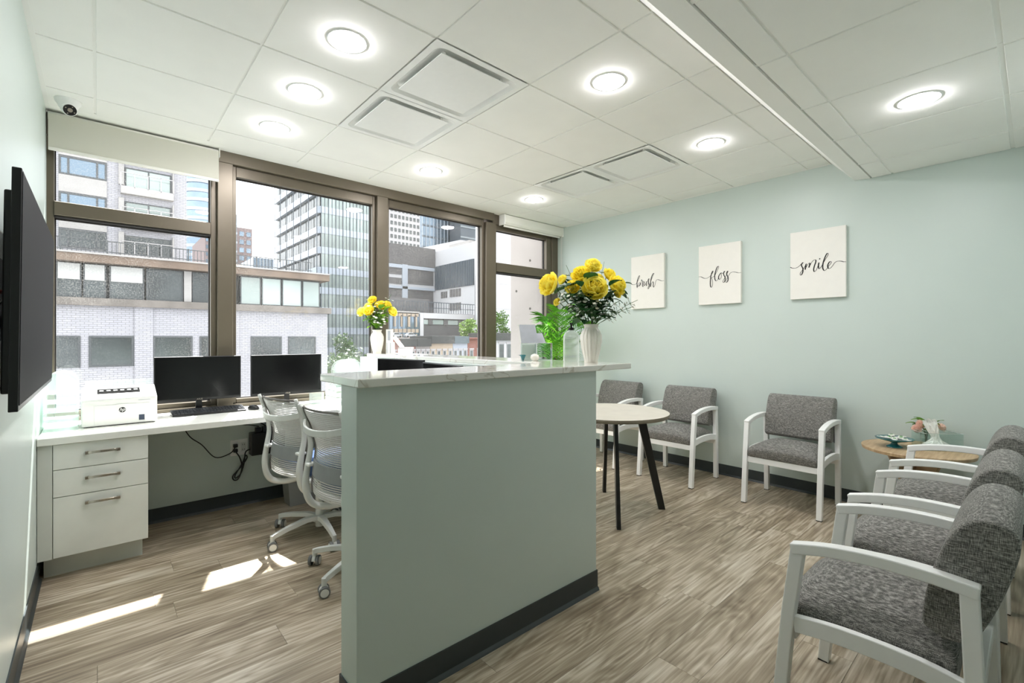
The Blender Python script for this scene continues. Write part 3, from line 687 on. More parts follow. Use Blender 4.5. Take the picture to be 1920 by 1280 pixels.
o = obj('tissue', bm, M['tissue']); o.location = (4.245, 0.455, 0.563); o.rotation_euler = (0, 0, math.radians(-48)); tag(o, 'crumpled white tissues pulled up out of the clear box', 'tissue')

# ------------------------------------------------------------------ flowers and plants
def petal_grid(bm, c, yaw, tilt, L_, W_, cup, curl, mi=0):
    nu, nv = 3, 4; G = []
    for i in range(nv+1):
        v = i/nv; row_ = []
        wv = W_*math.sin(PI*(0.12+0.80*v))**0.7
        for j in range(nu+1):
            u = (j/nu-0.5)*2
            x = u*wv/2; a = tilt - curl*v*v; r = L_*v
            out = r*math.cos(a); up = r*math.sin(a) - cup*(1-u*u)*0.5*L_*math.sin(PI*v)*0.4
            jj = random.uniform(-1, 1)*0.02*L_
            row_.append(bm.verts.new((c[0]+out*math.cos(yaw)-x*math.sin(yaw), c[1]+out*math.sin(yaw)+x*math.cos(yaw), c[2]+up+jj)))
        G.append(row_)
    for i in range(nv):
        for j in range(nu): bm.faces.new((G[i][j], G[i][j+1], G[i+1][j+1], G[i+1][j])).material_index = mi
def blossom_mesh():
    """unit flower, radius about 1, opening upward (+z)"""
    bm = BM()
    for ring, (n, tilt, L_, W_, curl, z) in enumerate(((8, 0.30, 0.98, 0.95, -0.25, 0.0), (8, 0.62, 1.0, 0.95, -0.35, 0.0), (8, 0.88, 1.0, 0.9, -0.4, 0.03), (7, 1.08, 0.98, 0.8, -0.35, 0.06), (6, 1.26, 0.95, 0.65, -0.3, 0.08), (5, 1.45, 0.9, 0.5, -0.3, 0.1))):
        for k in range(n): petal_grid(bm, (0, 0, z), 2*PI*k/n+ring*0.37+random.uniform(-.12, .12), tilt+random.uniform(-.1, .1), L_, W_, 0.8, curl)
    bmesh.ops.recalc_face_normals(bm, faces=bm.faces)
    me = bpy.data.meshes.new('blossom'); bm.to_mesh(me); bm.free(); me.polygons.foreach_set('use_smooth', [True]*len(me.polygons)); return me
def leaf_mesh(nm, wd=0.42):
    bm = BM(); rows = []
    for i in range(6):
        v = i/5; ww = wd*math.sin(PI*min(1, 0.06+v*0.94))**0.8 if i < 5 else 0.01
        z = 0.12*math.sin(PI*v*0.9)-0.18*v*v
        rows.append([bm.verts.new((-ww/2, v, z+0.06)), bm.verts.new((0, v, z)), bm.verts.new((ww/2, v, z+0.06))])
    for a, b in zip(rows, rows[1:]):
        bm.faces.new((a[0], a[1], b[1], b[0])); bm.faces.new((a[1], a[2], b[2], b[1]))
    me = bpy.data.meshes.new(nm); bm.to_mesh(me); bm.free(); return me
def sprig_mesh(nm='filler_sprig'):
    """thin stem with many tiny five-petal flowers; unit height"""
    bm = BM(); P = crom([(0, 0, 0), (0.03, 0.02, 0.35), (-0.02, 0.05, 0.7), (0.03, 0.0, 1.0)], 3)
    tube(bm, P, 0.010, 4, True, 0)
    for k in range(13):
        t_ = 0.35+0.65*k/15; i = int(t_*(len(P)-1)); p = P[i]
        a = k*2.4; q = p+Vector((math.cos(a)*0.24, math.sin(a)*0.24, 0.03)); tube(bm, [p, q], 0.005, 3, True, 0)
        for m_ in range(5):
            b = m_*2*PI/5; e = q+Vector((math.cos(b)*0.075, math.sin(b)*0.075, 0.015)); s_ = Vector((-math.sin(b), math.cos(b), 0))*0.032
            vs_ = [bm.verts.new(x) for x in (q, (q+e)/2-s_, e, (q+e)/2+s_)]; bm.faces.new(vs_).material_index = 1
        if k % 2 == 0:
            b = a+1.5; e = p+Vector((math.cos(b)*0.11, math.sin(b)*0.11, 0.05)); s_ = Vector((-math.sin(b), math.cos(b), 0))*0.02
            vs_ = [bm.verts.new(x) for x in (p, (p+e)/2-s_, e, (p+e)/2+s_)]; bm.faces.new(vs_).material_index = 0
    me = bpy.data.meshes.new(nm); bm.to_mesh(me); bm.free(); return me
ME_BL = blossom_mesh(); ME_LF = leaf_mesh('leaf', 0.5); ME_SP = sprig_mesh()
def mk(name, me, m, parent, loc, rot, sc):
    me2 = MESHV.setdefault((me.name, tuple(x.name for x in m)), None)
    if me2 is None:
        me2 = me.copy()
        for x in m: me2.materials.append(x)
        MESHV[(me.name, tuple(x.name for x in m))] = me2
    o = bpy.data.objects.new(name, me2); C.objects.link(o); o.parent = parent; o.location = loc; o.rotation_euler = rot; o.scale = (sc,)*3 if not isinstance(sc, tuple) else sc
    return o
MESHV = {}
def aim(d): return Vector(d).to_track_quat('Z', 'Y').to_euler()
def aimY(d): return Vector(d).to_track_quat('Y', 'Z').to_euler()
def vase(loc, label, sc=1.0):
    bm = BM()
    prof = [(0.038, 0.0), (0.040, 0.004), (0.038, 0.012), (0.042, 0.03), (0.055, 0.08), (0.0615, 0.125), (0.061, 0.155), (0.051, 0.180), (0.040, 0.193), (0.039, 0.203), (0.044, 0.215), (0.0445, 0.218), (0.040, 0.218), (0.035, 0.2), (0.04, 0.18), (0.03, 0.05), (0.001, 0.02)]
    lathe(bm, [(r*sc, z*sc) for r, z in prof], n=96, flute=0.07, nf=16, cap=False, zr=(0.02*sc, 0.185*sc))
    o = obj('vase', bm, M['ceramic'], smooth=True); o.location = loc; return tag(o, label, 'vase')
def bouquet(loc, label, blooms, petal, leafm, nleaf, spread, height, sprigs, rb=0.5):
    """loc: mouth of the vase.  blooms: (dx,dy,dz,radius)"""
    t = thing('bouquet', label, 'flowers', loc)
    bm = BM(); 
    for (dx, dy, dz, r) in blooms:
        tube(bm, crom([(dx*0.06, dy*0.06, -0.075), (dx*0.18, dy*0.18, 0.0), (dx*0.7, dy*0.7, dz*0.6), (dx, dy, dz)], 4), 0.0022, 5)
    obj('stem', bm, M['stem'], t)
    for (dx, dy, dz, r) in blooms:
        d = Vector((dx*2.2-0.12, dy*2.2-0.16, 0.17)); mk('blossom', ME_BL, [petal], t, (dx, dy, dz-r*0.25), aim(d), (r, r, r*0.95))
    rnd = random.Random(len(blooms)*13+nleaf)
    for k in range(nleaf):
        a = rnd.uniform(0, 2*PI); h = rnd.uniform(0.02, height); rr = spread*(0.25+0.75*h/height)*rnd.uniform(0.15, 0.7)
        d = Vector((math.cos(a), math.sin(a), rnd.uniform(-0.25, 0.9)))
        s = rnd.uniform(0.055, 0.105)*(spread/0.24)**0.5
        mk('leaf', ME_LF, [leafm], t, (rr*math.cos(a), rr*math.sin(a), h), aimY(d), (s*1.5, s, s))
    for (dx, dy, h, s) in sprigs:
        mk('filler_sprig', ME_SP, [M['stem'], M['wpet']], t, (dx*0.15, dy*0.15, 0.0), aim((dx, dy, h)), (s, s, Vector((dx, dy, h)).length))
    return t
cR = Vector((math.cos(TH), -math.sin(TH), 0)); cF = Vector((math.sin(TH), math.cos(TH), 0))
def off(r, f, z): v = cR*r+cF*f; return (v.x, v.y, z)
VB = (2.087, 1.675, 1.1705); vase(VB, 'tall fluted ivory vase at the front counter corner, by the sanitiser bottle')
bl = []
for (u, v, dpx, f) in ((1037, 531, 40, -0.02), (1110, 499, 29, 0.0), (1090, 516, 33, -0.02), (1139, 514, 26, 0.03), (1074, 539, 26, -0.06), (1107, 541, 42, -0.09), (1147, 534, 36, -0.02), (1120, 523, 24, 0.04), (1046, 566, 14, -0.03), (1153, 549, 18, 0.0), (1062, 520, 20, 0.08), (1128, 535, 26, 0.09)):
    x, y, z = off((u-1108)/331, f, (635-v)/331+1.306-1.1705-0.215); bl.append((x, y, z, dpx/331/2*1.4))
bouquet((VB[0], VB[1], VB[2]+0.215), 'large bouquet of yellow peonies with white sprays in tall ivory vase', bl, M['yellow'], M['leafd'], 120, 0.26, 0.24,
        [(*off(-0.12, 0.02, 0)[:2], 0.34, 0.12), (*off(0.07, 0.02, 0)[:2], 0.36, 0.10), (*off(0.23, 0.0, 0)[:2], 0.14, 0.14), (*off(-0.17, -0.06, 0)[:2], 0.17, 0.16), (*off(-0.08, -0.10, 0)[:2], 0.16, 0.16), (*off(-0.12, -0.08, 0)[:2], 0.24, 0.16), (*off(0.2, -0.03, 0)[:2], 0.10, 0.14), (*off(0.05, -0.1, 0)[:2], 0.14, 0.12), (*off(-0.2, -0.03, 0)[:2], 0.22, 0.14), (*off(-0.14, -0.12, 0)[:2], 0.20, 0.18), (*off(-0.02, -0.13, 0)[:2], 0.15, 0.16), (*off(0.12, -0.1, 0)[:2], 0.13, 0.16)])
VS = (1.935, 4.055, 1.1705); vase(VS, 'fluted ivory vase on the counter wing by the middle mullion')
bl = []
for (u, v, dpx, f) in ((672, 584, 18, -0.02), (688, 582, 19, -0.07), (690, 562, 16, 0.0), (706, 572, 18, -0.02), (723, 583, 18, 0.0), (698, 572, 16, 0.04), (716, 571, 15, -0.02), (680, 574, 16, 0.03)):
    x, y, z = off((u-697)/203, f, (635-v)/203+1.306-1.1705-0.215); bl.append((x, min(y, 0.06), z, dpx/203/2*1.35))
bouquet((VS[0], VS[1], VS[2]+0.215), 'small bright yellow bouquet with white blossoms beside the white card boxes', bl, M['yellow'], M['leafy'], 80, 0.15, 0.20,
        [(*off(0.12, -0.03, 0)[:2], 0.33, 0.16), (*off(-0.06, -0.03, 0)[:2], 0.33, 0.13), (*off(0.04, -0.08, 0)[:2], 0.20, 0.2), (*off(0.0, -0.1, 0)[:2], 0.26, 0.2), (*off(0.06, -0.10, 0)[:2], 0.14, 0.2)])
# pink flowers behind the tissue box
bm = BM(); lathe(bm, [(0.03, 0.0), (0.033, 0.002), (0.033, 0.09), (0.031, 0.09), (0.03, 0.004), (0.001, 0.004)], n=24, cap=False); o = obj('glass_tumbler', bm, M['clear'], smooth=True); o.location = (4.37, 0.52, 0.56)
tag(o, 'small clear tumbler holding peach flowers behind the tissue box', 'vase')
bouquet((4.37, 0.52, 0.65), 'little posy of peach blossoms behind the tissues on side table',
        [(*off(-0.085, -0.02, 0)[:2], 0.030, 0.036), (*off(-0.06, -0.02, 0)[:2], 0.060, 0.034), (*off(-0.045, 0.0, 0)[:2], 0.07, 0.022), (*off(0.075, -0.02, 0)[:2], 0.04, 0.038), (*off(0.05, 0.0, 0)[:2], 0.06, 0.024), (0, 0, 0.06, 0.024)], M['peach'], M['leafy'], 26, 0.10, 0.08, [])
# palm in the corner behind the counter
t = thing('potted_palm', 'potted areca palm with arching fronds in the window corner', 'plant', (4.0, 3.72, 0))
bm = BM(); lathe(bm, [(0.11, 0.0), (0.115, 0.004), (0.145, 0.26), (0.152, 0.27), (0.152, 0.29), (0.140, 0.29), (0.135, 0.25), (0.001, 0.25)], n=36, cap=False); obj('pot', bm, M['pot'], t, smooth=True)
bm = BM(); cyl(bm, (0, 0), 0.133, 0.245, 0.258, 28); obj('soil', bm, M['soil'], t)
rnd = random.Random(5)
def frond(dx, dy, h, droop, seed):
    bm = BM(); r2 = random.Random(seed)
    hx = Vector((dx, dy, 0)); P = crom([(0, 0, 0.25), hx*0.12+Vector((0, 0, 0.25+h*0.45)), hx*0.5+Vector((0, 0, 0.25+h*0.9)), hx*0.85+Vector((0, 0, 0.25+h*1.0)), hx*1.15+Vector((0, 0, 0.25+h*1.0-droop))], 8)
    tube(bm, P, [0.006*(1-0.8*i/len(P)) for i in range(len(P))], 5)
    side = Vector((-dy, dx, 0)).normalized() if hx.length > 0.01 else Vector((1, 0, 0))
    n = len(P)
    for i in range(int(n*0.38), n-1):
        for sub in (0,):
            p = P[i].lerp(P[i+1], sub); d = (P[i+1]-P[i]).normalized(); f = (i-n*0.38)/(n*0.62)
            L_ = 0.20*math.sin(PI*min(0.97, 0.18+0.8*f))+0.03
            for s in (-1, 1):
                q = p+(side*s*0.85+d*0.62+Vector((0, 0, 0.10))).normalized()*L_+Vector((0, 0, -0.10*L_))
                mid = (p+q)/2+Vector((0, 0, 0.016)); wv = d*0.0088
                a = [bm.verts.new(x) for x in (p-wv*0.5, mid-wv, q, mid+wv, p+wv*0.5)]; bm.faces.new(a)
    return bm
for k, (dx, dy, h, dr) in enumerate(((-0.46, -0.05, 1.18, 0.02), (-0.20, -0.34, 1.30, 0.10), (0.05, -0.42, 1.22, 0.12), (0.26, -0.12, 1.28, 0.10), (-0.33, 0.12, 1.15, 0.10), (0.0, 0.20, 1.32, 0.05), (-0.10, -0.15, 1.38, 0.02), (0.20, -0.30, 1.02, 0.15), (-0.30, -0.30, 1.02, 0.15), (0.12, 0.12, 1.12, 0.10), (-0.16, 0.02, 1.22, 0.05), (0.08, -0.22, 1.36, 0.08), (-0.40, -0.20, 1.0, 0.14), (0.28, 0.05, 0.95, 0.15), (0.16, -0.36, 1.12, 0.12))):
    obj('frond', frond(dx, dy, h, dr, k), M['palm'], t)

# ------------------------------------------------------------------ items on the counter
t = thing('sanitiser_bottle', 'clear sanitiser bottle with black pump beside the tall ivory vase', 'bottle', (2.098, 1.832, 1.1705), -TH)
bm = BM()
def rsec(hx, hy, rad, z, n=4):
    P = []
    for q, (sx, sy) in enumerate(((1, 1), (-1, 1), (-1, -1), (1, -1))):
        for k in range(n+1):
            a = PI/2*q+PI/2*k/n; P.append(bm.verts.new((sx*(hx-rad)+rad*math.cos(a), sy*(hy-rad)+rad*math.sin(a), z)))
    return P
secs = [rsec(0.043, 0.026, 0.012, 0.0), rsec(0.0455, 0.028, 0.012, 0.004), rsec(0.0455, 0.028, 0.012, 0.150), rsec(0.038, 0.022, 0.012, 0.170), rsec(0.018, 0.015, 0.012, 0.182), rsec(0.014, 0.014, 0.012, 0.186)]
for a, b in zip(secs, secs[1:]):
    for k in range(len(a)): bm.faces.new((a[k], a[(k+1) % len(a)], b[(k+1) % len(b)], b[k]))
bm.faces.new(secs[0][::-1]); obj('bottle_body', bm, M['acr2'], t, smooth=True)
bm = BM(); cyl(bm, (0, 0), 0.0165, 0.186, 0.202, 18); cyl(bm, (0, 0), 0.006, 0.202, 0.222, 10); box(bm, -0.010, 0.010, -0.010, 0.010, 0.220, 0.230); box(bm, -0.004, 0.004, -0.034, -0.008, 0.221, 0.229); obj('pump', bm, M['black'], t, bevel=0.001)
bm = BM(); rnd = random.Random(2)
for r_ in range(10): box(bm, -0.040, -0.040+rnd.uniform(0.03, 0.042), -0.0287, -0.0283, 0.142-0.0085*r_, 0.144-0.0085*r_)
for r_ in range(8): box(bm, -0.034+0.008*r_, -0.030+0.008*r_, -0.0287, -0.0283, 0.028, 0.036)
obj('label_print', bm, M['greyp'], t)
# two clear brochure boxes with tilted grey cards
def cardbox(r0, w_, hdr, label, leaf):
    t = thing('card_holder', label, 'card holder', (2.06, 2.15, 1.1705), -TH)
    bm = BM(); x0, x1 = r0, r0+w_
    for (a, b, c, d_) in ((x0, x1, -0.05, -0.0475), (x0, x1, 0.0475, 0.05), (x0, x0+0.0025, -0.0475, 0.0475), (x1-0.0025, x1, -0.0475, 0.0475)): box(bm, a, b, c, d_, 0, 0.105)
    box(bm, x0, x1, -0.05, 0.05, 0.105, 0.108); obj('box_wall', bm, M['clear'], t)
    bm = BM()
    for px in (x0, x1):
        for py in (-0.05, 0.05): tube(bm, [(px, py, 0), (px, py, 0.108)], 0.0016, 6)
    for z in (0.002, 0.108):
        tube(bm, [(x0, -0.05, z), (x1, -0.05, z)], 0.0016, 6); tube(bm, [(x0, 0.05, z), (x1, 0.05, z)], 0.0016, 6)
    obj('box_edge', bm, M['acr2'], t)
    hx, hw, hh = hdr; hy = 0.054 if leaf else 0.0
    bm = BM(); v = [bm.verts.new(p) for p in ((hx, hy, 0.109), (hx+hw, hy, 0.109), (hx+hw-0.02, hy+0.05, 0.112+hh), (hx-0.014, hy+0.05, 0.112+hh), (hx, hy+0.003, 0.109), (hx+hw, hy+0.003, 0.109), (hx+hw-0.02, hy+0.053, 0.112+hh), (hx-0.014, hy+0.053, 0.112+hh))]
    for f in ((0, 1, 2, 3), (7, 6, 5, 4), (0, 4, 5, 1), (1, 5, 6, 2), (2, 6, 7, 3), (3, 7, 4, 0)): bm.faces.new([v[i] for i in f])
    obj('header_card', bm, M['greyp'], t)
    if leaf:
        for k in range(6):
            o = mk('leaf_print', ME_LF, [M['green']], t, (x0+0.012+0.014*(k % 3), -0.045, 0.02+0.022*(k//2)), aimY((1, 0.0, 0.35*(k % 2)-0.1)), (0.03, 0.03, 0.004))
    else:
        bm = BM(); box(bm, x0+0.006, x1-0.006, -0.01, 0.035, 0.001, 0.098); obj('brochure', bm, M['paper'], t, bevel=0.001)
cardbox(-0.055, 0.095, (-0.052, 0.110, 0.115), 'clear card holder with large tilted grey card and white brochures', False)
cardbox(0.045, 0.095, (0.030, 0.078, 0.060), 'clear card holder with green leaf print beside the white brochures', True)
bm = BM(); lathe(bm, [(0.004, 0.0), (0.006, 0.002), (0.012, 0.018), (0.020, 0.034), (0.0215, 0.036), (0.018, 0.036), (0.008, 0.014), (0.001, 0.010)], n=20, cap=False)
prism(bm, [(0.018, 0.033), (0.034, 0.0365), (0.018, 0.030)], -0.004, 0.004, 'y')
o = obj('teal_trinket', bm, M['teal'], smooth=True); o.location = (1.985, 2.13, 1.1705); o.rotation_euler = (0, 0, PI-TH); tag(o, 'tiny teal pouring trinket on the counter before the card holders', 'ornament')
bm = BM(); lathe(bm, [(0.014, 0.0), (0.024, 0.006), (0.029, 0.020), (0.024, 0.034), (0.010, 0.042), (0.001, 0.043)], n=24, cap=False); bm2 = bm
o = obj('cotton_ball_jar', bm, M['ceramic'], smooth=True); o.location = (2.03, 2.07, 1.1705); tag(o, 'small rounded white jar beside the teal trinket', 'jar')
# white boxes on the wing by the small vase
t = thing('product_box', 'tall white carton standing behind the small vase', 'box', (2.025, 3.985, 1.1705), -TH)
bm = BM(); box(bm, -0.028, 0.028, -0.02, 0.02, 0.0, 0.222); obj('carton', bm, M['paper'], t, bevel=0.001)
bm = BM(); box(bm, -0.012, 0.012, -0.0206, -0.0201, 0.12, 0.21); obj('label_print', bm, M['greyp'], t)
t = thing('card_box', 'short white card box with grey bands next to the small vase', 'box', (1.99, 3.90, 1.1705), -TH)
bm = BM(); box(bm, -0.035, 0.035, -0.02, 0.02, 0.0, 0.105); obj('carton', bm, M['paper'], t, bevel=0.001)
bm = BM(); box(bm, -0.030, -0.022, -0.0208, -0.0201, 0.004, 0.1); box(bm, 0.002, 0.008, -0.0208, -0.0201, 0.004, 0.1); obj('label_print', bm, M['greyp'], t)
t = thing('card_tray', 'low white tray of appointment cards at the wing, right of card box', 'tray', (2.09, 3.80, 1.1705), -TH)
bm = BM(); box(bm, -0.062, 0.055, -0.04, 0.04, 0.0, 0.045); obj('tray_body', bm, M['paper'], t, bevel=0.002)
bm = BM(); box(bm, -0.06, 0.065, -0.038, 0.038, 0.046, 0.058); obj('card', bm, M['white'], t, bevel=0.001)
bm = BM()
for k in range(9): box(bm, -0.056+0.013*k, -0.048+0.013*k, -0.0384, -0.0378, 0.049, 0.056)
obj('label_print', bm, M['ink'], t)
t = thing('leaning_leaflet', 'white leaflet pack leaning over onto the card tray', 'leaflet', (2.06, 3.845, 1.1705), -TH)
bm = BM(); box(bm, -0.014, 0.014, -0.025, 0.025, 0.002, 0.125); o = obj('pack', bm, M['paper'], t, bevel=0.001); o.rotation_euler = (0, math.radians(-38), 0); o.location = (0.02, 0.0, 0.055)

# ------------------------------------------------------------------ monitors, keyboards, mice
def text_mesh(s, size, m, parent, loc, rot, name='logo'):
    cu = bpy.data.curves.new('t', 'FONT'); cu.body = s; cu.size = size; cu.extrude = 0.0003; cu.align_x = 'CENTER'
    o = bpy.data.objects.new('t', cu); C.objects.link(o); dg = bpy.context.evaluated_depsgraph_get(); dg.update()
    me = bpy.data.meshes.new_from_object(o.evaluated_get(dg)); C.objects.unlink(o); bpy.data.objects.remove(o)
    me.materials.clear(); me.materials.append(m); q = bpy.data.objects.new(name, me); C.objects.link(q); q.parent = parent; q.location = loc; q.rotation_euler = rot; return q
def monitor(label, loc, rz, bottom=0.085, logo=True, group='black desktop monitors'):
    """local: screen faces -y"""
    t = thing('monitor', label, 'monitor', loc, rz, group)
    bm = BM(); box(bm, -0.266, 0.266, 0.0, 0.022, bottom, bottom+0.318); box(bm, -0.17, 0.17, 0.022, 0.045, bottom+0.05, bottom+0.24); obj('housing', bm, M['black'], t, bevel=0.003)
    bm = BM(); box(bm, -0.258, 0.258, -0.0012, 0.0, bottom+0.018, bottom+0.310); obj('screen', bm, M['screen'], t)
    bm = BM(); prism(bm, [(-0.022, 0.0), (0.022, 0.0), (0.016, bottom+0.06), (-0.016, bottom+0.06)], 0.024, 0.036, 'y'); obj('neck', bm, M['black'], t, bevel=0.002)
    bm = BM(); lathe(bm, [(0.100, 0.0), (0.100, 0.006), (0.085, 0.011), (0.001, 0.013)], n=40)
    for v in bm.verts: v.co.y = v.co.y*0.62+0.035
    obj('foot', bm, M['black'], t, smooth=False)
    if logo: text_mesh('ASUS', 0.016, M['chrome'], t, (0.0, -0.0016, bottom+0.004), (PI/2, 0, 0))
    return t
m1 = monitor('black monitor above the keyboard, right of the white printer', (0.557, 4.045, 0.775), math.radians(1.0))
tree_copy(m1, (1.155, 4.035, 0.775), math.radians(-1), 'black monitor behind the empty mesh chairs near the mullion')
m3 = monitor('black monitor on the wing desk, showing just above the counter near the card boxes', (1.745, 3.275, 0.775), math.radians(-90)+math.radians(12), 0.056, False)
tree_copy(m3, (1.607, 2.487, 0.775), math.radians(-97), 'black monitor on the wing desk, mostly cut off by the front counter')
m5 = tree_copy(m3, (1.61, 1.94, 0.775), math.radians(-89), 'black monitor nearest the counter corner, only its top edge showing'); m5.scale = (1, 1, 0.965)
def keyboard(label, loc, rz):
    t = thing('keyboard', label, 'keyboard', loc, rz)
    bm = BM(); prism(bm, [(-0.065, 0.0), (0.065, 0.0), (0.065, 0.034), (-0.065, 0.012)], -0.222, 0.222, 'x'); obj('case', bm, M['black'], t, bevel=0.003)
    bm = BM()
    for r_ in range(5):
        for k in range(22):
            x = -0.212+k*0.0195; y = -0.052+r_*0.022; z = 0.014+(y+0.065)/0.13*0.022
            if r_ == 0 and 4 <= k <= 9: continue
            box(bm, x, x+0.0165, y, y+0.018, z-0.003, z+0.004)
    box(bm, -0.212+4*0.0195, -0.212+10*0.0195-0.003, -0.052, -0.034, 0.011, 0.0195); obj('key', bm, mat('key_cap', srgb(52, 54, 58), 0.4, noise=0.04), t, kind='stuff')
keyboard('black keyboard in front of the monitor beside the printer', (0.60, 3.935, 0.7755), math.radians(1))
def mouse(label, loc, rz):
    bm = BM(); lathe(bm, [(0.03, 0.0), (0.032, 0.006), (0.030, 0.018), (0.020, 0.029), (0.001, 0.034)], n=20)
    for v in bm.verts: v.co.y *= 1.75; v.co.z -= 0.004*max(0, v.co.y/0.05)
    o = obj('mouse', bm, M['black'], smooth=True); o.location = loc; o.rotation_euler = (0, 0, rz); tag(o, label, 'mouse')
mouse('black computer mouse to the right of the keyboard', (0.88, 3.925, 0.7755), 0.3)
mouse('black computer mouse beside the mesh chair top on the worktop', (0.99, 3.86, 0.7755), -0.4)
bm = BM()
for (a, b, c, d_) in ((-0.05, 0.05, -0.03, -0.028), (-0.05, 0.05, 0.028, 0.03), (-0.05, -0.048, -0.028, 0.028), (0.048, 0.05, -0.028, 0.028)): box(bm, a, b, c, d_, 0, 0.085)
box(bm, -0.05, 0.05, -0.03, 0.03, 0.0, 0.002)
o = obj('clear_pen_cup', bm, M['acr']); o.location = (1.355, 3.95, 0.7755); tag(o, 'small clear square pen cup below the second monitor corner', 'pen cup')
def cable(name, P, r, label, m='black', parent=None):
    bm = BM(); tube(bm, crom(P, 6), r, 6); o = obj(name, bm, M[m], parent, smooth=True)
    if label: tag(o, label, 'cable')
    return o
cable('mouse_cable', [(0.895, 3.98, 0.779), (0.93, 4.05, 0.779), (1.0, 4.08, 0.779), (1.08, 4.07, 0.779)], 0.002, 'thin black cable lying on worktop between the two monitors')
cable('network_cable', [(0.31, 3.96, 0.779), (0.36, 3.85, 0.779), (0.44, 3.80, 0.778), (0.50, 3.84, 0.778)], 0.002, 'pale cable curling in front of the keyboard beside printer', 'cplas')

# ------------------------------------------------------------------ printer
t = thing('printer', 'white compact laser printer with dark output slot on the worktop', 'printer', (0.108, 3.745, 0.7755), math.radians(0))
W_, D_, H_ = 0.180, 0.235, 0.188
bm = BM(); prism(bm, [(0.0, 0.004), (0.0, 0.164), (0.014, 0.174), (0.195, 0.228), (D_, 0.226), (D_, 0.004)], -W_, W_, 'x'); obj('housing', bm, M['pwhite'], t, bevel=0.010, segs=3)
bm = BM(); box(bm, -W_+0.012, W_-0.012, 0.01, D_-0.01, 0.0, 0.005); obj('base', bm, M['black'], t)
bm = BM(); box(bm, -0.122, 0.142, -0.003, 0.002, 0.010, 0.128); fr_ = obj('front_panel', bm, M['pwhite'], t, bevel=0.002)
bm = BM(); box(bm, -0.020, 0.038, -0.005, -0.001, 0.122, 0.129); obj('latch', bm, M['cplas'], fr_, bevel=0.001)
bm = BM(); box(bm, 0.088, 0.116, -0.0045, -0.003, 0.022, 0.056); obj('energy_sticker', bm, M['navyb'], fr_)
bm = BM(); lathe(bm, [(0.0165, 0.0), (0.0165, 0.0006), (0.0001, 0.0006)], n=32); o = obj('logo', bm, M['ink'], fr_); o.rotation_euler = (PI/2, 0, 0); o.location = (0.008, -0.003, 0.094)
q = text_mesh('hp', 0.027, M['white'], fr_, (0.007, -0.0041, 0.0875), (PI/2, 0, 0), 'logo_letters')
for v in q.data.vertices: v.co.x += 0.35*v.co.y
bm = BM(); box(bm, 0.085, 0.145, -0.001, 0.0005, 0.146, 0.149); obj('model_print', bm, M['greyp'], t)
SA = math.atan2(0.054, 0.181)
def on_slope(o, yy): o.rotation_euler = (SA, 0, 0); o.location = (0, yy, 0.174+(yy-0.014)*math.tan(SA)); return o
bm = BM(); box(bm, -0.108, 0.098, 0.0, 0.075, -0.002, 0.0022); sl = on_slope(obj('output_slot', bm, M['slotd'], t), 0.072)
bm = BM()
for k in range(6): box(bm, -0.098+k*0.033, -0.078+k*0.033, 0.028, 0.048, 0.0022, 0.006)
obj('roller', bm, M['grey_rub'], sl, bevel=0.001)
bm = BM(); box(bm, -0.090, 0.080, -0.008, 0.008, -0.001, 0.003); on_slope(obj('output_lip', bm, M['cplas'], t, bevel=0.001), 0.052)
bm = BM(); box(bm, 0.115, 0.160, 0.0, 0.05, -0.001, 0.003); on_slope(obj('button_panel', bm, M['cplas'], t, bevel=0.001), 0.075)
bm = BM(); box(bm, -0.165, 0.165, 0.198, 0.204, 0.222, 0.262); obj('paper_guide', bm, M['acr'], t)

# ------------------------------------------------------------------ acrylic letter trays with arched sorter
def trays(label, loc, hw, hd, n, rz=0.0):
    t = thing('letter_tray_stack', label, 'letter tray', loc, rz, 'stacked clear letter trays with arched sorters')
    for k in range(n):
        z = k*0.052
        bm = BM(); box(bm, -hw, hw, -hd, hd, z, z+0.003); box(bm, -hw, -hw+0.003, -hd, hd, z+0.003, z+0.046); box(bm, hw-0.003, hw, -hd, hd, z+0.003, z+0.046); box(bm, -hw+0.003, hw-0.003, hd-0.003, hd, z+0.003, z+0.046); box(bm, -hw+0.003, hw-0.003, -hd, -hd+0.003, z+0.003, z+0.016)
        for sx in (-1, 1):
            for sy in (-1, 1): tube(bm, [(sx*(hw-0.008), sy*(hd-0.008), z+0.046), (sx*(hw-0.008), sy*(hd-0.008), z+0.052)], 0.005, 8)
        obj('tray', bm, M['acr'], t)
    return t, n*0.052
def sorter(label, loc, hw, R, n, rz):
    t = thing('arched_file_sorter', label, 'file sorter', loc, rz, 'clear arched file sorters')
    bm = BM(); box(bm, -hw, hw, -0.09, 0.09, 0.0, 0.005); obj('base', bm, M['acr'], t)
    for k in range(n):
        x = -hw+0.006+(2*hw-0.012)*k/(n-1); bm = BM()
        P = [(-R, 0.005)]+[(-R*math.cos(a), 0.06+(R*1.0)*math.sin(a)) for a in [PI*i/14 for i in range(15)]]+[(R, 0.005)]
        prism(bm, P, x-0.0015, x+0.0015, 'x'); pl_ = obj('divider', bm, M['acr'], t)
        bm = BM(); tube(bm, [(x, p[0], p[1]) for p in P], 0.0022, 5); obj('divider_edge', bm, M['acr'], pl_)
    return t
_, zt_ = trays('stack of clear letter trays between the left wall and printer', (-0.155, 3.86, 0.7755), 0.073, 0.13, 4)
sorter('clear arched file sorter on top of the trays beside the wall-mounted screen', (-0.155, 3.87, 0.7755+zt_), 0.10, 0.070, 4, PI/2)
_, zt_ = trays('stack of clear letter trays at the desk corner near the wing', (1.62, 3.93, 0.7755), 0.16, 0.12, 4)
sorter('clear arched file sorter on trays by the counter wing', (1.60, 3.93, 0.7755+zt_), 0.13, 0.088, 6, math.radians(50))

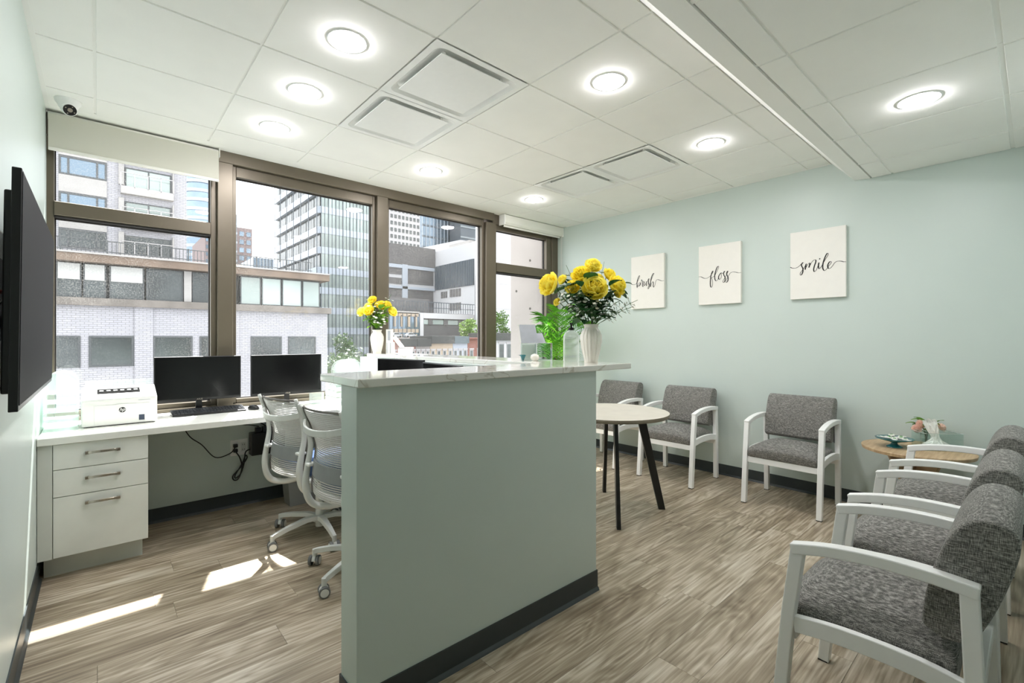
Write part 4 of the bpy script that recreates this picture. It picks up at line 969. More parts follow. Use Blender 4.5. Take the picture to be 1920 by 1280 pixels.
# ------------------------------------------------------------------ under the desk
t = thing('wall_outlet', 'white double wall outlet with black plugs under the worktop', 'outlet', (0.832, YW, 0.456))
bm = BM(); box(bm, -0.06, 0.06, -0.007, 0.0, -0.062, 0.062); obj('plate', bm, M['white'], t, bevel=0.003)
for sx in (-1, 1):
    bm = BM(); box(bm, sx*0.029-0.017, sx*0.029+0.017, -0.0085, -0.007, -0.034, 0.034); so = obj('socket', bm, M['cplas'], t, bevel=0.001)
    bm = BM()
    for z in (-0.019, 0.019): box(bm, sx*0.029-0.008, sx*0.029-0.005, -0.0095, -0.0085, z-0.005, z+0.005); box(bm, sx*0.029+0.005, sx*0.029+0.008, -0.0095, -0.0085, z-0.005, z+0.005)
    obj('slot', bm, M['black'], so)
for z, c_ in ((0.019, 0), (-0.019, 1)):
    bm = BM(); box(bm, -0.044, -0.014, -0.036, -0.0095, z-0.013, z+0.013)
    tag(obj('power_plug', bm, M['black'], bevel=0.004), 'black power plug in the %s left socket of the outlet' % ('upper', 'lower')[c_], 'plug').location = (0.832, YW, 0.456)
cable('power_cable', [(0.80, YW-0.04, 0.47), (0.76, YW-0.06, 0.43), (0.66, YW-0.08, 0.42), (0.58, YW-0.05, 0.52), (0.50, YW-0.1, 0.60), (0.46, YW-0.03, 0.69), (0.46, YW-0.02, 0.734)], 0.004, 'black power cable sagging from the worktop to the outlet')
P = [(0.80, YW-0.04, 0.434), (0.83, YW-0.04, 0.38), (0.845, YW-0.035, 0.30), (0.82, YW-0.035, 0.22), (0.79, YW-0.035, 0.215), (0.785, YW-0.035, 0.25), (0.84, YW-0.035, 0.31), (0.88, YW-0.035, 0.37), (0.87, YW-0.035, 0.39), (0.845, YW-0.035, 0.33), (0.80, YW-0.03, 0.25), (0.805, YW-0.03, 0.225), (0.84, YW-0.03, 0.26), (0.86, YW-0.04, 0.34), (0.87, YW-0.04, 0.42), (0.91, YW-0.05, 0.44)]
cable('coiled_cable', P, 0.005, 'bundled black power cord hanging in a loop below the outlet')
t = thing('battery_backup', 'black battery backup box mounted on wall under the worktop', 'power unit', (0.985, YW, 0.48))
bm = BM(); box(bm, -0.085, 0.16, -0.09, 0.0, -0.09, 0.085); obj('case', bm, M['black'], t, bevel=0.006)
for k in range(4):
    bm = BM(); box(bm, -0.05+0.05*k, -0.015+0.05*k, -0.085, -0.03, 0.086, 0.125); obj('plug', bm, M['black'], t, bevel=0.004)
for k, P in enumerate((((0.80, YW-0.03, 0.73), (0.83, YW-0.06, 0.65), (0.90, YW-0.06, 0.63), (0.96, YW-0.05, 0.61)), ((0.86, YW-0.03, 0.73), (0.88, YW-0.07, 0.67), (0.95, YW-0.07, 0.65), (1.01, YW-0.05, 0.61)), ((0.93, YW-0.04, 0.73), (0.95, YW-0.08, 0.66), (1.0, YW-0.06, 0.64), (1.06, YW-0.05, 0.61)))):
    cable('drooping_cable', P, 0.0035, '%s black cable drooping from the worktop onto the battery box' % ('longest', 'middle', 'shortest')[k])['group'] = 'cables above the battery box'
t = thing('waste_bin', 'grey plastic waste bin under the worktop behind the mesh chair', 'bin', (1.22, 3.93, 0))
bm = BM()
A = [(-0.10, -0.075), (0.10, -0.075), (0.10, 0.075), (-0.10, 0.075)]; lo = [bm.verts.new((x, y, 0.0)) for x, y in A]; hi = [bm.verts.new((x*1.25, y*1.25, 0.30)) for x, y in A]; hin = [bm.verts.new((x*1.2, y*1.2, 0.30)) for x, y in A]; lin = [bm.verts.new((x*0.95, y*0.95, 0.01)) for x, y in A]
for a, b in ((lo, hi), (hi, hin), (hin, lin)):
    for k in range(4): bm.faces.new((a[k], a[(k+1) % 4], b[(k+1) % 4], b[k]))
bm.faces.new(lo[::-1]); bm.faces.new(lin); obj('bucket', bm, M['bin'], t, bevel=0.01)

# ------------------------------------------------------------------ office chairs
def office_chair(label, loc, face, base_rot):
    """local +y is the way the seat faces"""
    t = thing('office_chair', label, 'office chair', loc, face, 'white mesh office chairs with navy seats')
    # star base
    bm = BM(); cyl(bm, (0, 0), 0.045, 0.085, 0.125, 24, r2=0.038); obj('hub', bm, M['cplas'], t, bevel=0.004)
    bm = BM(); cyl(bm, (0, 0), 0.026, 0.05, 0.30, 20); cyl(bm, (0, 0), 0.016, 0.30, 0.40, 16); obj('gas_lift', bm, M['cplas'], t, smooth=False)
    leg0 = cas0 = None
    for k in range(5):
        a = base_rot+2*PI*k/5 - face; ca, sa = math.cos(a), math.sin(a)
        if leg0 is None:
            bm = BM(); P = [(0.02, 0, 0.112), (0.10, 0, 0.118), (0.22, 0, 0.104), (0.30, 0, 0.088), (0.322, 0, 0.082)]; Wd = [0.052, 0.046, 0.034, 0.028, 0.026]; rings = []
            for (x, y, z), wd in zip(P, Wd): rings.append([bm.verts.new((x, s*wd/2, z+b*0.014)) for s, b in ((-1, -1), (1, -1), (0.8, 1), (-0.8, 1))])
            for a_, b_ in zip(rings, rings[1:]):
                for q in range(4): bm.faces.new((a_[q], a_[(q+1) % 4], b_[(q+1) % 4], b_[q]))
            bm.faces.new(rings[0][::-1]); bm.faces.new(rings[-1]); cyl(bm, (0.322, 0), 0.013, 0.054, 0.094, 14)
            leg0 = obj('base_leg', bm, M['cplas'], t, bevel=0.003)
            bm = BM(); prism(bm, [(0.024*math.cos(q*PI/8), 0.030+0.026*math.sin(q*PI/8)) for q in range(9)], -0.009, 0.009, 'y'); box(bm, -0.010, 0.010, -0.010, 0.010, 0.030, 0.058)
            cas0 = obj('caster', bm, M['cplas'], t)
            for s in (-1, 1):
                bm = BM(); tube(bm, [(0, s*0.012, 0.028), (0, s*0.030, 0.028)], 0.028, 24); wh = obj('wheel', bm, M['grey_rub'], cas0, bevel=0.003)
                bm = BM(); tube(bm, [(0, s*0.0295, 0.028), (0, s*0.0315, 0.028)], 0.0205, 24); obj('wheel_cap', bm, M['cplas'], cas0)
            lg, cs = leg0, cas0
        else:
            lg = copyobj(leg0, t); cs = copyobj(cas0, t)
            for ch in cas0.children: copyobj(ch, cs)
        lg.rotation_euler = (0, 0, a); cs.location = (0.322*ca, 0.322*sa, 0); cs.rotation_euler = (0, 0, [0.5, 2.3, 1.2, 2.9, 0.2][k])
    # seat
    bm = BM(); nx = 12
    box(bm, -0.225, 0.225, -0.175, 0.27, 0.442, 0.528); o = obj('seat', bm, M['navy'], t, bevel=0.028, segs=4, smooth=True)
    bm = BM(); box(bm, -0.215, 0.215, -0.20, 0.25, 0.415, 0.441); obj('seat_pan', bm, M['cplas'], t, bevel=0.010)
    bm = BM(); box(bm, -0.08, 0.08, -0.12, 0.12, 0.365, 0.416); obj('mechanism', bm, mat('mechanism_grey', srgb(120, 122, 122), 0.5, noise=0.03), t, bevel=0.008)
    # back frame: two posts that meet under the seat
    def back(x): return x
    for s in (-1, 1):
        bm = BM()
        P = crom([(s*0.09, -0.10, 0.378), (s*0.15, -0.16, 0.362), (s*0.195, -0.215, 0.375), (s*0.205, -0.250, 0.425), (s*0.207, -0.262, 0.51), (s*0.208, -0.248, 0.61), (s*0.210, -0.232, 0.71), (s*0.214, -0.250, 0.82), (s*0.218, -0.292, 0.945)], 4)
        tube(bm, P, [0.019]*(len(P)//2)+[0.019-0.009*i/(len(P)-len(P)//2-1) for i in range(len(P)-len(P)//2)], 10); obj('back_post', bm, M['cplas'], t, smooth=True)
    bm = BM(); P = crom([(-0.214, -0.262, 0.845), (-0.12, -0.308, 0.825), (0.0, -0.326, 0.818), (0.12, -0.308, 0.825), (0.214, -0.262, 0.845)], 5); bar(bm, P, 0.014, 0.036); obj('cross_brace', bm, M['cplas'], t, bevel=0.004)
    # ribbed mesh
    def prof(z):
        K = [(0.42, -0.222), (0.50, -0.228), (0.60, -0.214), (0.70, -0.204), (0.80, -0.226), (0.93, -0.276)]
        for (z0, y0), (z1, y1) in zip(K, K[1:]):
            if z <= z1: f = (z-z0)/(z1-z0); f = f*f*(3-2*f)*0.5+f*0.5; return y0+(y1-y0)*f
        return K[-1][1]
    bm = BM(); z = 0.455
    while z < 0.925:
        hw = 0.196+0.012*(z-0.45)
        P = [(hw*x, prof(z)-0.040*(1-x*x), z) for x in [-1+i/6 for i in range(13)]]
        thick = 0.0030 if z < 0.66 else 0.0026
        bar(bm, P, 0.0014, 0.0072 if z < 0.66 else 0.0084); z += 0.0110
    obj('mesh_rib', bm, M['mesh'], t, kind='stuff')
    for s in (-1, 1):
        bm = BM(); P = [((0.196+0.012*(z_-0.45))*s, prof(z_), z_) for z_ in [0.45+0.48*i/16 for i in range(17)]]; bar(bm, P, 0.022, 0.006, up=(0, 1, 0)); obj('mesh_edge', bm, M['mesh_d'], t)
    bm = BM(); P = [(0.2*x, prof(0.93)-0.040*(1-x*x), 0.932) for x in [-1+i/6 for i in range(13)]]; bar(bm, P, 0.008, 0.012); obj('top_trim', bm, M['mesh_d'], t, bevel=0.002)
    bm = BM(); rows = []
    for i in range(13):
        x = -1+i/6; hw = 0.197
        rows.append([bm.verts.new((hw*x, prof(z_)-0.044*(1-x*x)-0.004-dy, z_)) for z_, dy in ((0.555, 0), (0.555, 0.007), (0.635, 0.007), (0.635, 0))])
    for a_, b_ in zip(rows, rows[1:]):
        for q in range(4): bm.faces.new((a_[q], a_[(q+1) % 4], b_[(q+1) % 4], b_[q]))
    bm.faces.new(rows[0]); bm.faces.new(rows[-1][::-1]); obj('lumbar_band', bm, M['lumbar'], t)
    bm = BM()
    for s in (-1, 1): box(bm, s*0.185-0.022, s*0.185+0.022, -0.266, -0.214, 0.60, 0.618)
    obj('lumbar_tab', bm, M['white'], t, bevel=0.006)
    return t
fa = math.atan2(0.09, 0.4)-PI/2
office_chair('white mesh office chair with navy seat nearer the windows', (1.12, 3.21, 0), fa, math.radians(50))
office_chair('white mesh office chair half hidden behind the half wall', (1.155, 2.535, 0), math.atan2(0.055, 0.4)-PI/2, math.radians(60))

# ------------------------------------------------------------------ wall-mounted TV
t = thing('television', 'large black television on the left wall, seen edge-on', 'television', (0, 0, 0))
bm = BM(); prism(bm, [(-0.1685, 1.120), (-0.150, 1.120), (-0.143, 1.742), (-0.1615, 1.742)], 1.72, 2.885, 'y'); obj('housing', bm, M['black'], t, bevel=0.002)
bm = BM(); prism(bm, [(-0.1492, 1.135), (-0.1484, 1.135), (-0.1416, 1.735), (-0.1424, 1.735)], 1.728, 2.877, 'y'); obj('screen', bm, M['tvscr'], t)
bm = BM(); prism(bm, [(-0.19, 1.16), (-0.169, 1.16), (-0.163, 1.70), (-0.183, 1.70)], 1.80, 2.80, 'y'); obj('rear_cover', bm, M['black'], t, bevel=0.004)
bm = BM(); box(bm, XL, XL+0.012, 2.15, 2.50, 1.30, 1.56); box(bm, XL+0.012, -0.188, 2.20, 2.23, 1.34, 1.38); box(bm, XL+0.012, -0.188, 2.42, 2.45, 1.34, 1.38); obj('wall_bracket', bm, M['blackm'], t)
cable('screen_cable', [(-0.205, 2.0, 1.42), (-0.215, 1.85, 1.36), (-0.228, 1.80, 1.28), (-0.215, 1.84, 1.20), (-0.228, 1.78, 1.12), (-0.20, 1.9, 1.17)], 0.004, 'black cables dangling behind the television')
cable('red_plug_cable', [(-0.205, 1.95, 1.44), (-0.222, 1.82, 1.41), (-0.226, 1.76, 1.40)], 0.006, 'short red plug lead behind the television', 'red')

# ------------------------------------------------------------------ lettered canvases on the right wall
STROKES = {
 'smile': (((95, 730), (940, 635), (995, 1075), (95, 845)), [
   [(95, 730), (130, 742), (180, 742), (225, 722), (262, 690), (290, 660), (300, 655), (290, 668), (276, 690), (283, 715), (298, 745), (298, 795), (278, 838), (258, 845), (257, 815), (285, 778), (315, 740), (338, 700), (350, 674), (345, 705), (336, 762), (348, 730), (375, 684), (402, 662), (407, 678), (394, 730), (408, 700), (435, 652), (470, 617), (497, 616), (499, 645), (480, 700), (467, 757), (478, 791), (505, 768), (530, 712), (547, 652), (540, 700), (548, 745), (577, 722), (605, 675), (640, 610), (678, 548), (686, 517), (667, 518), (632, 588), (608, 670), (606, 740), (630, 773), (662, 750), (695, 700), (725, 665), (728, 637), (705, 642), (680, 690), (686, 735), (715, 738), (750, 700), (780, 655), (820, 630), (870, 629), (910, 639), (942, 637)], [(562, 588), (556, 606)]]),
 'floss': (((95, 710), (825, 640), (990, 1050), (95, 725)), [
   [(95, 712), (140, 711), (190, 733), (240, 736), (290, 710), (330, 668), (356, 622), (350, 612), (333, 642), (316, 705), (307, 780), (308, 860), (324, 890), (342, 862), (346, 795), (331, 738), (322, 728), (350, 716), (382, 690), (420, 622), (452, 547), (445, 530), (424, 552), (398, 620), (384, 690), (388, 752), (410, 781), (440, 750), (458, 700), (474, 660), (492, 643), (478, 660), (455, 695), (450, 732), (465, 755), (490, 733), (500, 690), (494, 648), (512, 650), (535, 650), (558, 620), (550, 620), (535, 650), (541, 682), (560, 722), (560, 772), (540, 806), (521, 797), (535, 762), (562, 718), (588, 668), (612, 618), (600, 620), (588, 650), (593, 682), (611, 722), (609, 772), (588, 806), (571, 797), (586, 755), (615, 700), (648, 650), (690, 630), (740, 635), (780, 645), (828, 642)]]),
 'brush': (((140, 742), (750, 658), (945, 990), (140, 610)), [
   [(140, 740), (180, 752), (220, 745), (250, 718), (280, 662), (310, 602), (304, 580), (284, 612), (262, 682), (255, 742), (261, 803), (270, 762), (295, 716), (318, 716), (315, 752), (288, 776), (276, 768), (300, 752), (332, 708), (344, 652), (348, 672), (368, 682), (360, 722), (366, 780), (386, 758), (394, 682), (387, 740), (404, 757), (430, 702), (437, 680), (429, 740), (445, 757), (470, 692), (486, 636), (477, 634), (464, 672), (478, 722), (486, 772), (470, 815), (454, 806), (466, 780), (497, 730), (527, 642), (560, 562), (573, 530), (558, 536), (530, 592), (512, 682), (509, 778), (530, 712), (552, 682), (562, 702), (559, 760), (571, 781), (590, 740), (606, 670), (632, 640), (670, 648), (710, 662), (750, 655)]])}
def canvas(word, yl_, yr_, z0, z1, label):
    t = thing('wall_canvas', label, 'wall art', (XR, 0, 0))
    bm = BM(); box(bm, -0.034, 0.0, yr_, yl_, z0, z1); obj('panel', bm, M['canvas'], t, bevel=0.002)
    (a, b, (h0, h1), (xl_, wpx)), strokes = STROKES[word]
    W = yl_-yr_; zb = z1-0.512*(z1-z0); H = z1-z0
    bm = BM()
    for st in strokes:
        P = []
        for (px, py) in st:
            tt = (px-xl_)/wpx; base = a[1]+(b[1]-a[1])*(px-a[0])/(b[0]-a[0]); P.append((tt*W, zb+(base-py)*H/(h0+(h1-h0)*tt), 0))
        Q = crom(P, 5); last = None
        for i, p in enumerate(Q):
            d = Q[min(i+1, len(Q)-1)]-Q[max(i-1, 0)]
            if d.length < 1e-6: d = Vector((1, 0, 0))
            d.normalize(); n_ = Vector((-d.y, d.x, 0)); wd = 0.0014+0.0032*max(0, -d.y)**1.2+0.0006*max(0, d.y)
            if len(st) == 2: wd = 0.004
            y0 = yl_-p.x
            cur = [bm.verts.new((-0.0352, yl_-(p.x+n_.x*wd), p.y+n_.y*wd)), bm.verts.new((-0.0352, yl_-(p.x-n_.x*wd), p.y-n_.y*wd))]
            if last: bm.faces.new((last[0], cur[0], cur[1], last[1]))
            last = cur
    obj('lettering', bm, M['ink'], t)
canvas('brush', 3.018, 2.612, 1.636, 2.213, 'white canvas with script word brush, nearest the window corner')
canvas('floss', 2.233, 1.826, 1.640, 2.216, 'white canvas with script word floss, between the other two')
canvas('smile', 1.413, 1.013, 1.643, 2.215, 'white canvas with script word smile, largest in view')

# ================================================================== outside
def ext(r, g, b): c = srgb(r, g, b); return (c[0]*0.52, c[1]*0.52, c[2]*0.52, 1)
S = dict(
    wbrick=brick_mat('white_glazed_brick', ext(214, 212, 218), ext(204, 203, 209), ext(168, 166, 168)),
    conc=mat('pale_concrete', ext(206, 202, 198), 0.9, noise=0.06, nscale=1.5),
    conc_b=mat('brown_stained_concrete', ext(150, 130, 114), 0.9, noise=0.18, nscale=2.5),
    ledge=mat('weathered_ledge', ext(150, 142, 134), 0.9, noise=0.2, nscale=2.0),
    dark=mat('dark_window_recess', ext(84, 86, 84), 0.3, noise=0.25, nscale=1.8),
    darkf=mat('dark_grey_frame', ext(88, 92, 94), 0.5, noise=0.04),
    wpanel=mat('white_roller_shade', ext(232, 232, 228), 0.8, noise=0.02),
    glasspane=mat('reflective_pane', ext(196, 210, 204), 0.12, metal=0.15, noise=0.2, nscale=0.35, rand=0.22),
    paneb=mat('blue_reflective_pane', ext(150, 172, 190), 0.12, metal=0.5, noise=0.2, nscale=0.15, rand=0.2),
    paned=mat('dark_pane', ext(92, 98, 98), 0.12, metal=0.3, noise=0.35, nscale=0.8, rand=0.2),
    band=mat('pale_blue_spandrel', ext(214, 224, 236), 0.4, noise=0.03),
    towerg=mat('tower_grey_core', ext(150, 158, 162), 0.5, noise=0.1, nscale=0.4),
    mull=mat('thin_mullion', ext(92, 104, 114), 0.5, noise=0.04),
    white=mat('white_facade', ext(236, 236, 238), 0.8, noise=0.02, nscale=0.3),
    char=mat('charcoal_cladding', ext(120, 118, 118), 0.8, noise=0.14, nscale=3.0),
    charb=mat('blue_charcoal_cladding', ext(104, 112, 120), 0.8, noise=0.12, nscale=3.0),
    gridw=mat('grid_tower_stone', ext(220, 216, 216), 0.8, noise=0.03),
    brown=mat('brown_brick_tower', ext(172, 152, 150), 0.9, noise=0.08),
    pink=brick_mat('pink_brick', ext(206, 160, 150), ext(190, 140, 130), ext(180, 150, 140)),
    cream=brick_mat('cream_brick', ext(226, 208, 184), ext(216, 196, 172), ext(200, 180, 160)),
    blueh=mat('pale_blue_painted_brick', ext(206, 214, 226), 0.9, noise=0.03),
    redb=brick_mat('red_brick', ext(176, 112, 96), ext(160, 98, 84), ext(150, 110, 100)),
    greyh=mat('grey_painted_brick', ext(198, 190, 186), 0.9, noise=0.04),
    corn=mat('dark_cornice', ext(84, 84, 82), 0.8, noise=0.15, nscale=4),
    corn_b=mat('blue_grey_cornice', ext(110, 124, 130), 0.8, noise=0.1, nscale=4),
    roofc=mat('roof_gravel', ext(150, 148, 146), 0.95, noise=0.15, nscale=5),
    street=mat('asphalt', ext(120, 120, 120), 0.95, noise=0.1, nscale=3),
    fol=leaf_mat('tree_foliage', ext(80, 130, 50), ext(170, 200, 90), 0.3), fold=leaf_mat('tree_foliage_dark', ext(60, 90, 50), ext(110, 140, 80), 0.3),
    bark=mat('bark', ext(90, 76, 62), 0.9, noise=0.2), car=mat('car_paint', ext(206, 210, 214), 0.3, metal=0.3, noise=0.02), tyre=mat('tyre', ext(30, 30, 30), 0.8, noise=0.1),
    finc=mat('board_concrete', ext(226, 216, 210), 0.9, noise=0.04, nscale=1.2), hole=mat('tie_hole', ext(110, 104, 98), 0.9, noise=0.1),
)
ZG = -9.0
bm = BM(); box(bm, -120, 260, YW+0.2, 300, ZG-0.3, ZG); struct('street', bm, S['street'])
def bpart(name, t, m, *a, **k):
    bm = BM()
    for q in a: box(bm, *q)
    return obj(name, bm, m, t, **k)
def winY(t, x0, x1, z0, z1, Y, m=None, fm=None, mull=0, dep=0.12, fw=0.06):
    """recessed window on a facade facing -y at plane Y: frame (part) > pane (sub-part)"""
    bm = BM()
    for q in ((x0, x0+fw, z0, z1), (x1-fw, x1, z0, z1), (x0+fw, x1-fw, z0, z0+fw), (x0+fw, x1-fw, z1-fw, z1)): box(bm, q[0], q[1], Y-0.03, Y+dep, q[2], q[3])
    for k in range(mull):
        xm = x0+(x1-x0)*(k+1)/(mull+1); box(bm, xm-fw/2, xm+fw/2, Y-0.02, Y+dep, z0+fw, z1-fw)
    f = obj('window', bm, fm or S['darkf'], t)
    bm = BM(); box(bm, x0+fw, x1-fw, Y-0.012, Y+dep*0.5, z0+fw, z1-fw); obj('pane', bm, m or S['paned'], f)
    return f
# --- terrace block across the street
t = thing('terrace_block', 'white brick block with brown-edged roof terrace across the street', 'building', (0, 0, 0))
Y = 20.0; X0, X1 = -3.0, 7.30
bpart('wall', t, S['wbrick'], (X0, X1, Y, Y+9, ZG, 2.36))
bpart('pilaster', t, S['wbrick'], (0.93, 1.42, Y-0.05, Y, ZG, 2.36)); bpart('pilaster', t, S['wbrick'], (3.35, 4.0, Y-0.04, Y, ZG, 2.36))
bpart('ledge', t, S['ledge'], (X0, X1+0.1, Y-0.18, Y+9, 2.36, 2.60))
bpart('upper_storey', t, S['dark'], (X0, X1-0.25, Y+0.5, Y+9, 2.60, 3.70))
bpart('terrace_slab', t, S['conc_b'], (X0, X1, Y-0.25, Y+9, 3.72, 3.97)); bpart('slab_cap', t, S['conc'], (X0, X1, Y-0.30, Y+9, 3.97, 4.02))
for x0, x1 in ((-2.2, -0.39), (-0.20, 0.915), (1.424, 2.542), (2.749, 3.25), (4.393, 5.494), (5.733, 6.819)):
    winY(t, x0, x1, 0.40, 1.40, Y); winY(t, x0, x1, -2.6, -1.6, Y)
x = X0+0.2
for k, (x0, x1, sh) in enumerate(((-2.2, -0.95, 1), (-0.95, -0.37, 1), (-0.33, 0.22, 1), (0.30, 1.19, 1), (1.25, 2.28, 0), (2.30, 2.52, 2), (2.55, 3.75, 0), (4.07, 4.78, 0), (4.81, 5.52, 3), (5.55, 6.30, 0), (6.33, 7.03, 0))):
    f = winY(t, x0, x1, 2.62, 3.70, Y+0.15, m=S['glasspane'] if x0 > 3 else S['paned'], fw=0.035)
    if sh == 1: bpart('shade', t, S['wpanel'], (x0+0.04, x1-0.04, Y+0.10, Y+0.13, 3.18, 3.68))
    if sh == 2: bpart('column', t, S['conc'], (x0, x1, Y+0.05, Y+0.13, 2.62, 3.70))
bm = BM(); xx = X0
while xx < 6.6:
    box(bm, xx-0.008, xx+0.008, Y-0.17, Y-0.154, 4.02, 4.42); xx += 0.105
for z in (4.08, 4.42): box(bm, X0, 6.62, Y-0.18, Y-0.145, z, z+0.025)
obj('railing', bm, S['darkf'], t)
for xx in [X0+1.08*k for k in range(9)]: bpart('railing_post', t, S['darkf'], (xx-0.02, xx+0.02, Y-0.185, Y-0.14, 4.0, 4.46))
# --- slab tower rising behind the terrace
t = thing('brick_apartment_tower', 'pale brick apartment tower with balconies behind the terrace railing', 'building', (0, 0, 0))
Y = 23.0
bpart('wall', t, S['wbrick'], (-4.5, 2.72, Y, Y+14, 4.02, 16)); bpart('lower_floors', t, S['wbrick'], (-4.5, 2.7, 29.2, 36.8, ZG, 4.02))
for x0, x1, kind in ((-1.02, 0.27, 0), (0.66, 2.27, 1), (-3.6, -2.2, 0)):
    for k in range(5):
        zt2 = 5.24+1.29*k
        if kind == 0:
            bpart('spandrel', t, S['conc'], (x0, x1, Y-0.04, Y, zt2+0.02, zt2+0.62))
            f = winY(t, x0, x1, zt2-0.66, zt2, Y, m=S['paneb'] if k > 0 else S['paned'], fw=0.06)
            for xm in (x0+0.25, x1-0.27): bpart('window_mullion', t, S['darkf'], (xm-0.03, xm+0.03, Y-0.035, Y, zt2-0.6, zt2-0.05))
        else:
            bpart('balcony_recess', t, S['conc'], (x0-0.06, x0+0.1, Y-0.12, Y, zt2-0.7, zt2+0.1), (x1-0.02, x1+0.02, Y-0.12, Y, zt2-0.7, zt2+0.1))
            winY(t, x0+0.12, x1-0.05, zt2-0.78, zt2, Y, m=S['glasspane'] if k > 0 else S['paned'], mull=1, fw=0.05)
            bpart('balcony_slab', t, S['conc'], (x0, x1, Y-0.28, Y, zt2-1.05, zt2-0.80))
            bm = BM()
            for z in (zt2-0.80, zt2-0.28): box(bm, x0, x1, Y-0.28, Y-0.25, z, z+0.025)
            for q in range(5): xm = x0+(x1-x0)*q/4; box(bm, xm-0.015, xm+0.015, Y-0.28, Y-0.25, zt2-0.80, zt2-0.26)
            obj('balcony_rail', bm, S['gridw'], t)
# --- distant towers, left
def simple_tower(name, label, x0, x1, y0, y1, z1, wall, pane, nx, fh, ww=0.6, wh=0.55, z0=None, side=False):
    t = thing(name, label, 'building', (0, 0, 0)); bpart('wall', t, wall, (x0, x1, y0, y1, ZG, z1))
    z = (z0 if z0 is not None else 4); 
    cw = (x1-x0)/nx; rows = int((z1-z-fh*0.4)/fh)
    me = None
    for j in range(rows):
        for i in range(nx):
            if me is None:
                bm = BM(); box(bm, -cw*ww/2, cw*ww/2, -0.12, 0.1, -fh*wh/2, fh*wh/2); o = obj('window', bm, pane, t); me = o
            else: o = copyobj(me, t)
            o.location = (x0+cw*(i+0.5), y0, z1-fh*(j+0.75))
    return t
simple_tower('brown_tower', 'brown brick tower seen beside the first mullion', 28.0, 33.3, 150, 162, 32.8, S['brown'], S['paneb'], 3, 2.3, 0.62, 0.55, z0=14)
simple_tower('brown_office_block', 'brownish office block low behind terrace railing', 19.0, 24.0, 130, 150, 26.0, S['brown'], S['paneb'], 7, 1.7, 0.6, 0.5, z0=12)
t = thing('curved_blue_tower', 'rounded blue glass tower between blind and mullion', 'building', (22.6, 160, 0))
bm = BM(); cyl(bm, (0, 0), 4.4, ZG, 62, 28); obj('glass_drum', bm, S['paneb'], t, smooth=True)
for k in range(18):
    bm = BM(); cyl(bm, (0, 0), 4.48, 14+2.6*k, 14.9+2.6*k, 28); obj('floor_band', bm, S['band'], t)
t = thing('thin_grey_tower', 'slim pale tower edge beside the first mullion', 'building', (0, 0, 0)); bpart('wall', t, S['towerg'], (26.2, 27.5, 140, 148, ZG, 34)); 
for k in range(9): bpart('floor_band', t, S['band'], (26.1, 27.6, 139.9, 148.1, 12+2.4*k, 12.5+2.4*k))
t = thing('low_blue_block', 'small blue-grey block low on the skyline behind railing', 'building', (0, 0, 0)); bpart('wall', t, S['paneb'], (19.0, 22.1, 85, 95, ZG, 14.6))
for k in range(7): bpart('mullion', t, S['band'], (19.0+0.5*k, 19.1+0.5*k, 84.9, 85, 8, 14.6))
t = thing('roof_dome', 'low brown dome on the terrace roof', 'dome', (4.15, 21.4, 4.0))
bm = BM(); lathe(bm, [(0.72, 0.0), (0.66, 0.10), (0.5, 0.20), (0.3, 0.26), (0.01, 0.28)], n=32); obj('shell', bm, S['conc_b'], t, smooth=True)
# --- glass apartment tower
t = thing('glass_apartment_tower', 'tall glass apartment tower with pale floor bands through middle window', 'building', (0, 0, 0))
TX0, TX1, TY0, TY1 = 26.25, 37.0, 75.0, 99.0; FH = 3.19
bpart('core', t, S['towerg'], (TX0+0.3, TX1, TY0+0.3, TY1, ZG, 33))
pm = None; sm = None
zb0 = 17.2*1.25-0.75*1.25*0+0.0
zb0 = 1.306+(17.21-1.306)*1.25
nxp = 9; cw = (TX1-TX0-0.3)/nxp
for j in range(-9, 4):
    zb = zb0+FH*j
    bpart('floor_band', t, S['band'], (TX0, TX1+0.1, TY0, TY0+0.4, zb, zb+1.05)); bpart('floor_band', t, S['band'], (TX0-0.35, TX0+0.3, TY0+0.41, TY1, zb, zb+1.05))
    for i in range(nxp):
        if pm is None:
            bm = BM(); box(bm, 0.03, cw-0.03, 0.08, 0.2, 0.0, FH-1.05); pm = obj('pane', bm, S['glasspane'], t); o = pm
        else: o = copyobj(pm, t)
        o.location = (TX0+0.15+cw*i, TY0, zb-FH+1.05)
    for i in range(6):
        cy = (TY1-TY0-0.4)/6
        if sm is None:
            bm = BM(); box(bm, 0.1, 0.25, 0.05, cy-0.05, 0.0, FH-1.05); sm = obj('pane', bm, S['paned'], t); o = sm
        else: o = copyobj(sm, t)
        o.location = (TX0, TY0+0.4+cy*i, zb-FH+1.05)
for i in range(nxp+1): bpart('mullion', t, S['mull'], (TX0+0.10+cw*i, TX0+0.20+cw*i, TY0-0.08, TY0, ZG, 33))
for i in range(nxp): bpart('mullion', t, S['mull'], (TX0+0.13+cw*(i+0.5), TX0+0.17+cw*(i+0.5), TY0-0.05, TY0+0.1, ZG, 33))
for i in range(7): bpart('mullion', t, S['mull'], (TX0-0.40, TX0-0.3, TY0+0.4+3.9*i, TY0+0.55+3.9*i, ZG, 33))
bpart('roof_box', t, S['white'], (TX0+2, TX1-2, TY0+3, TY1-2, 33, 36))
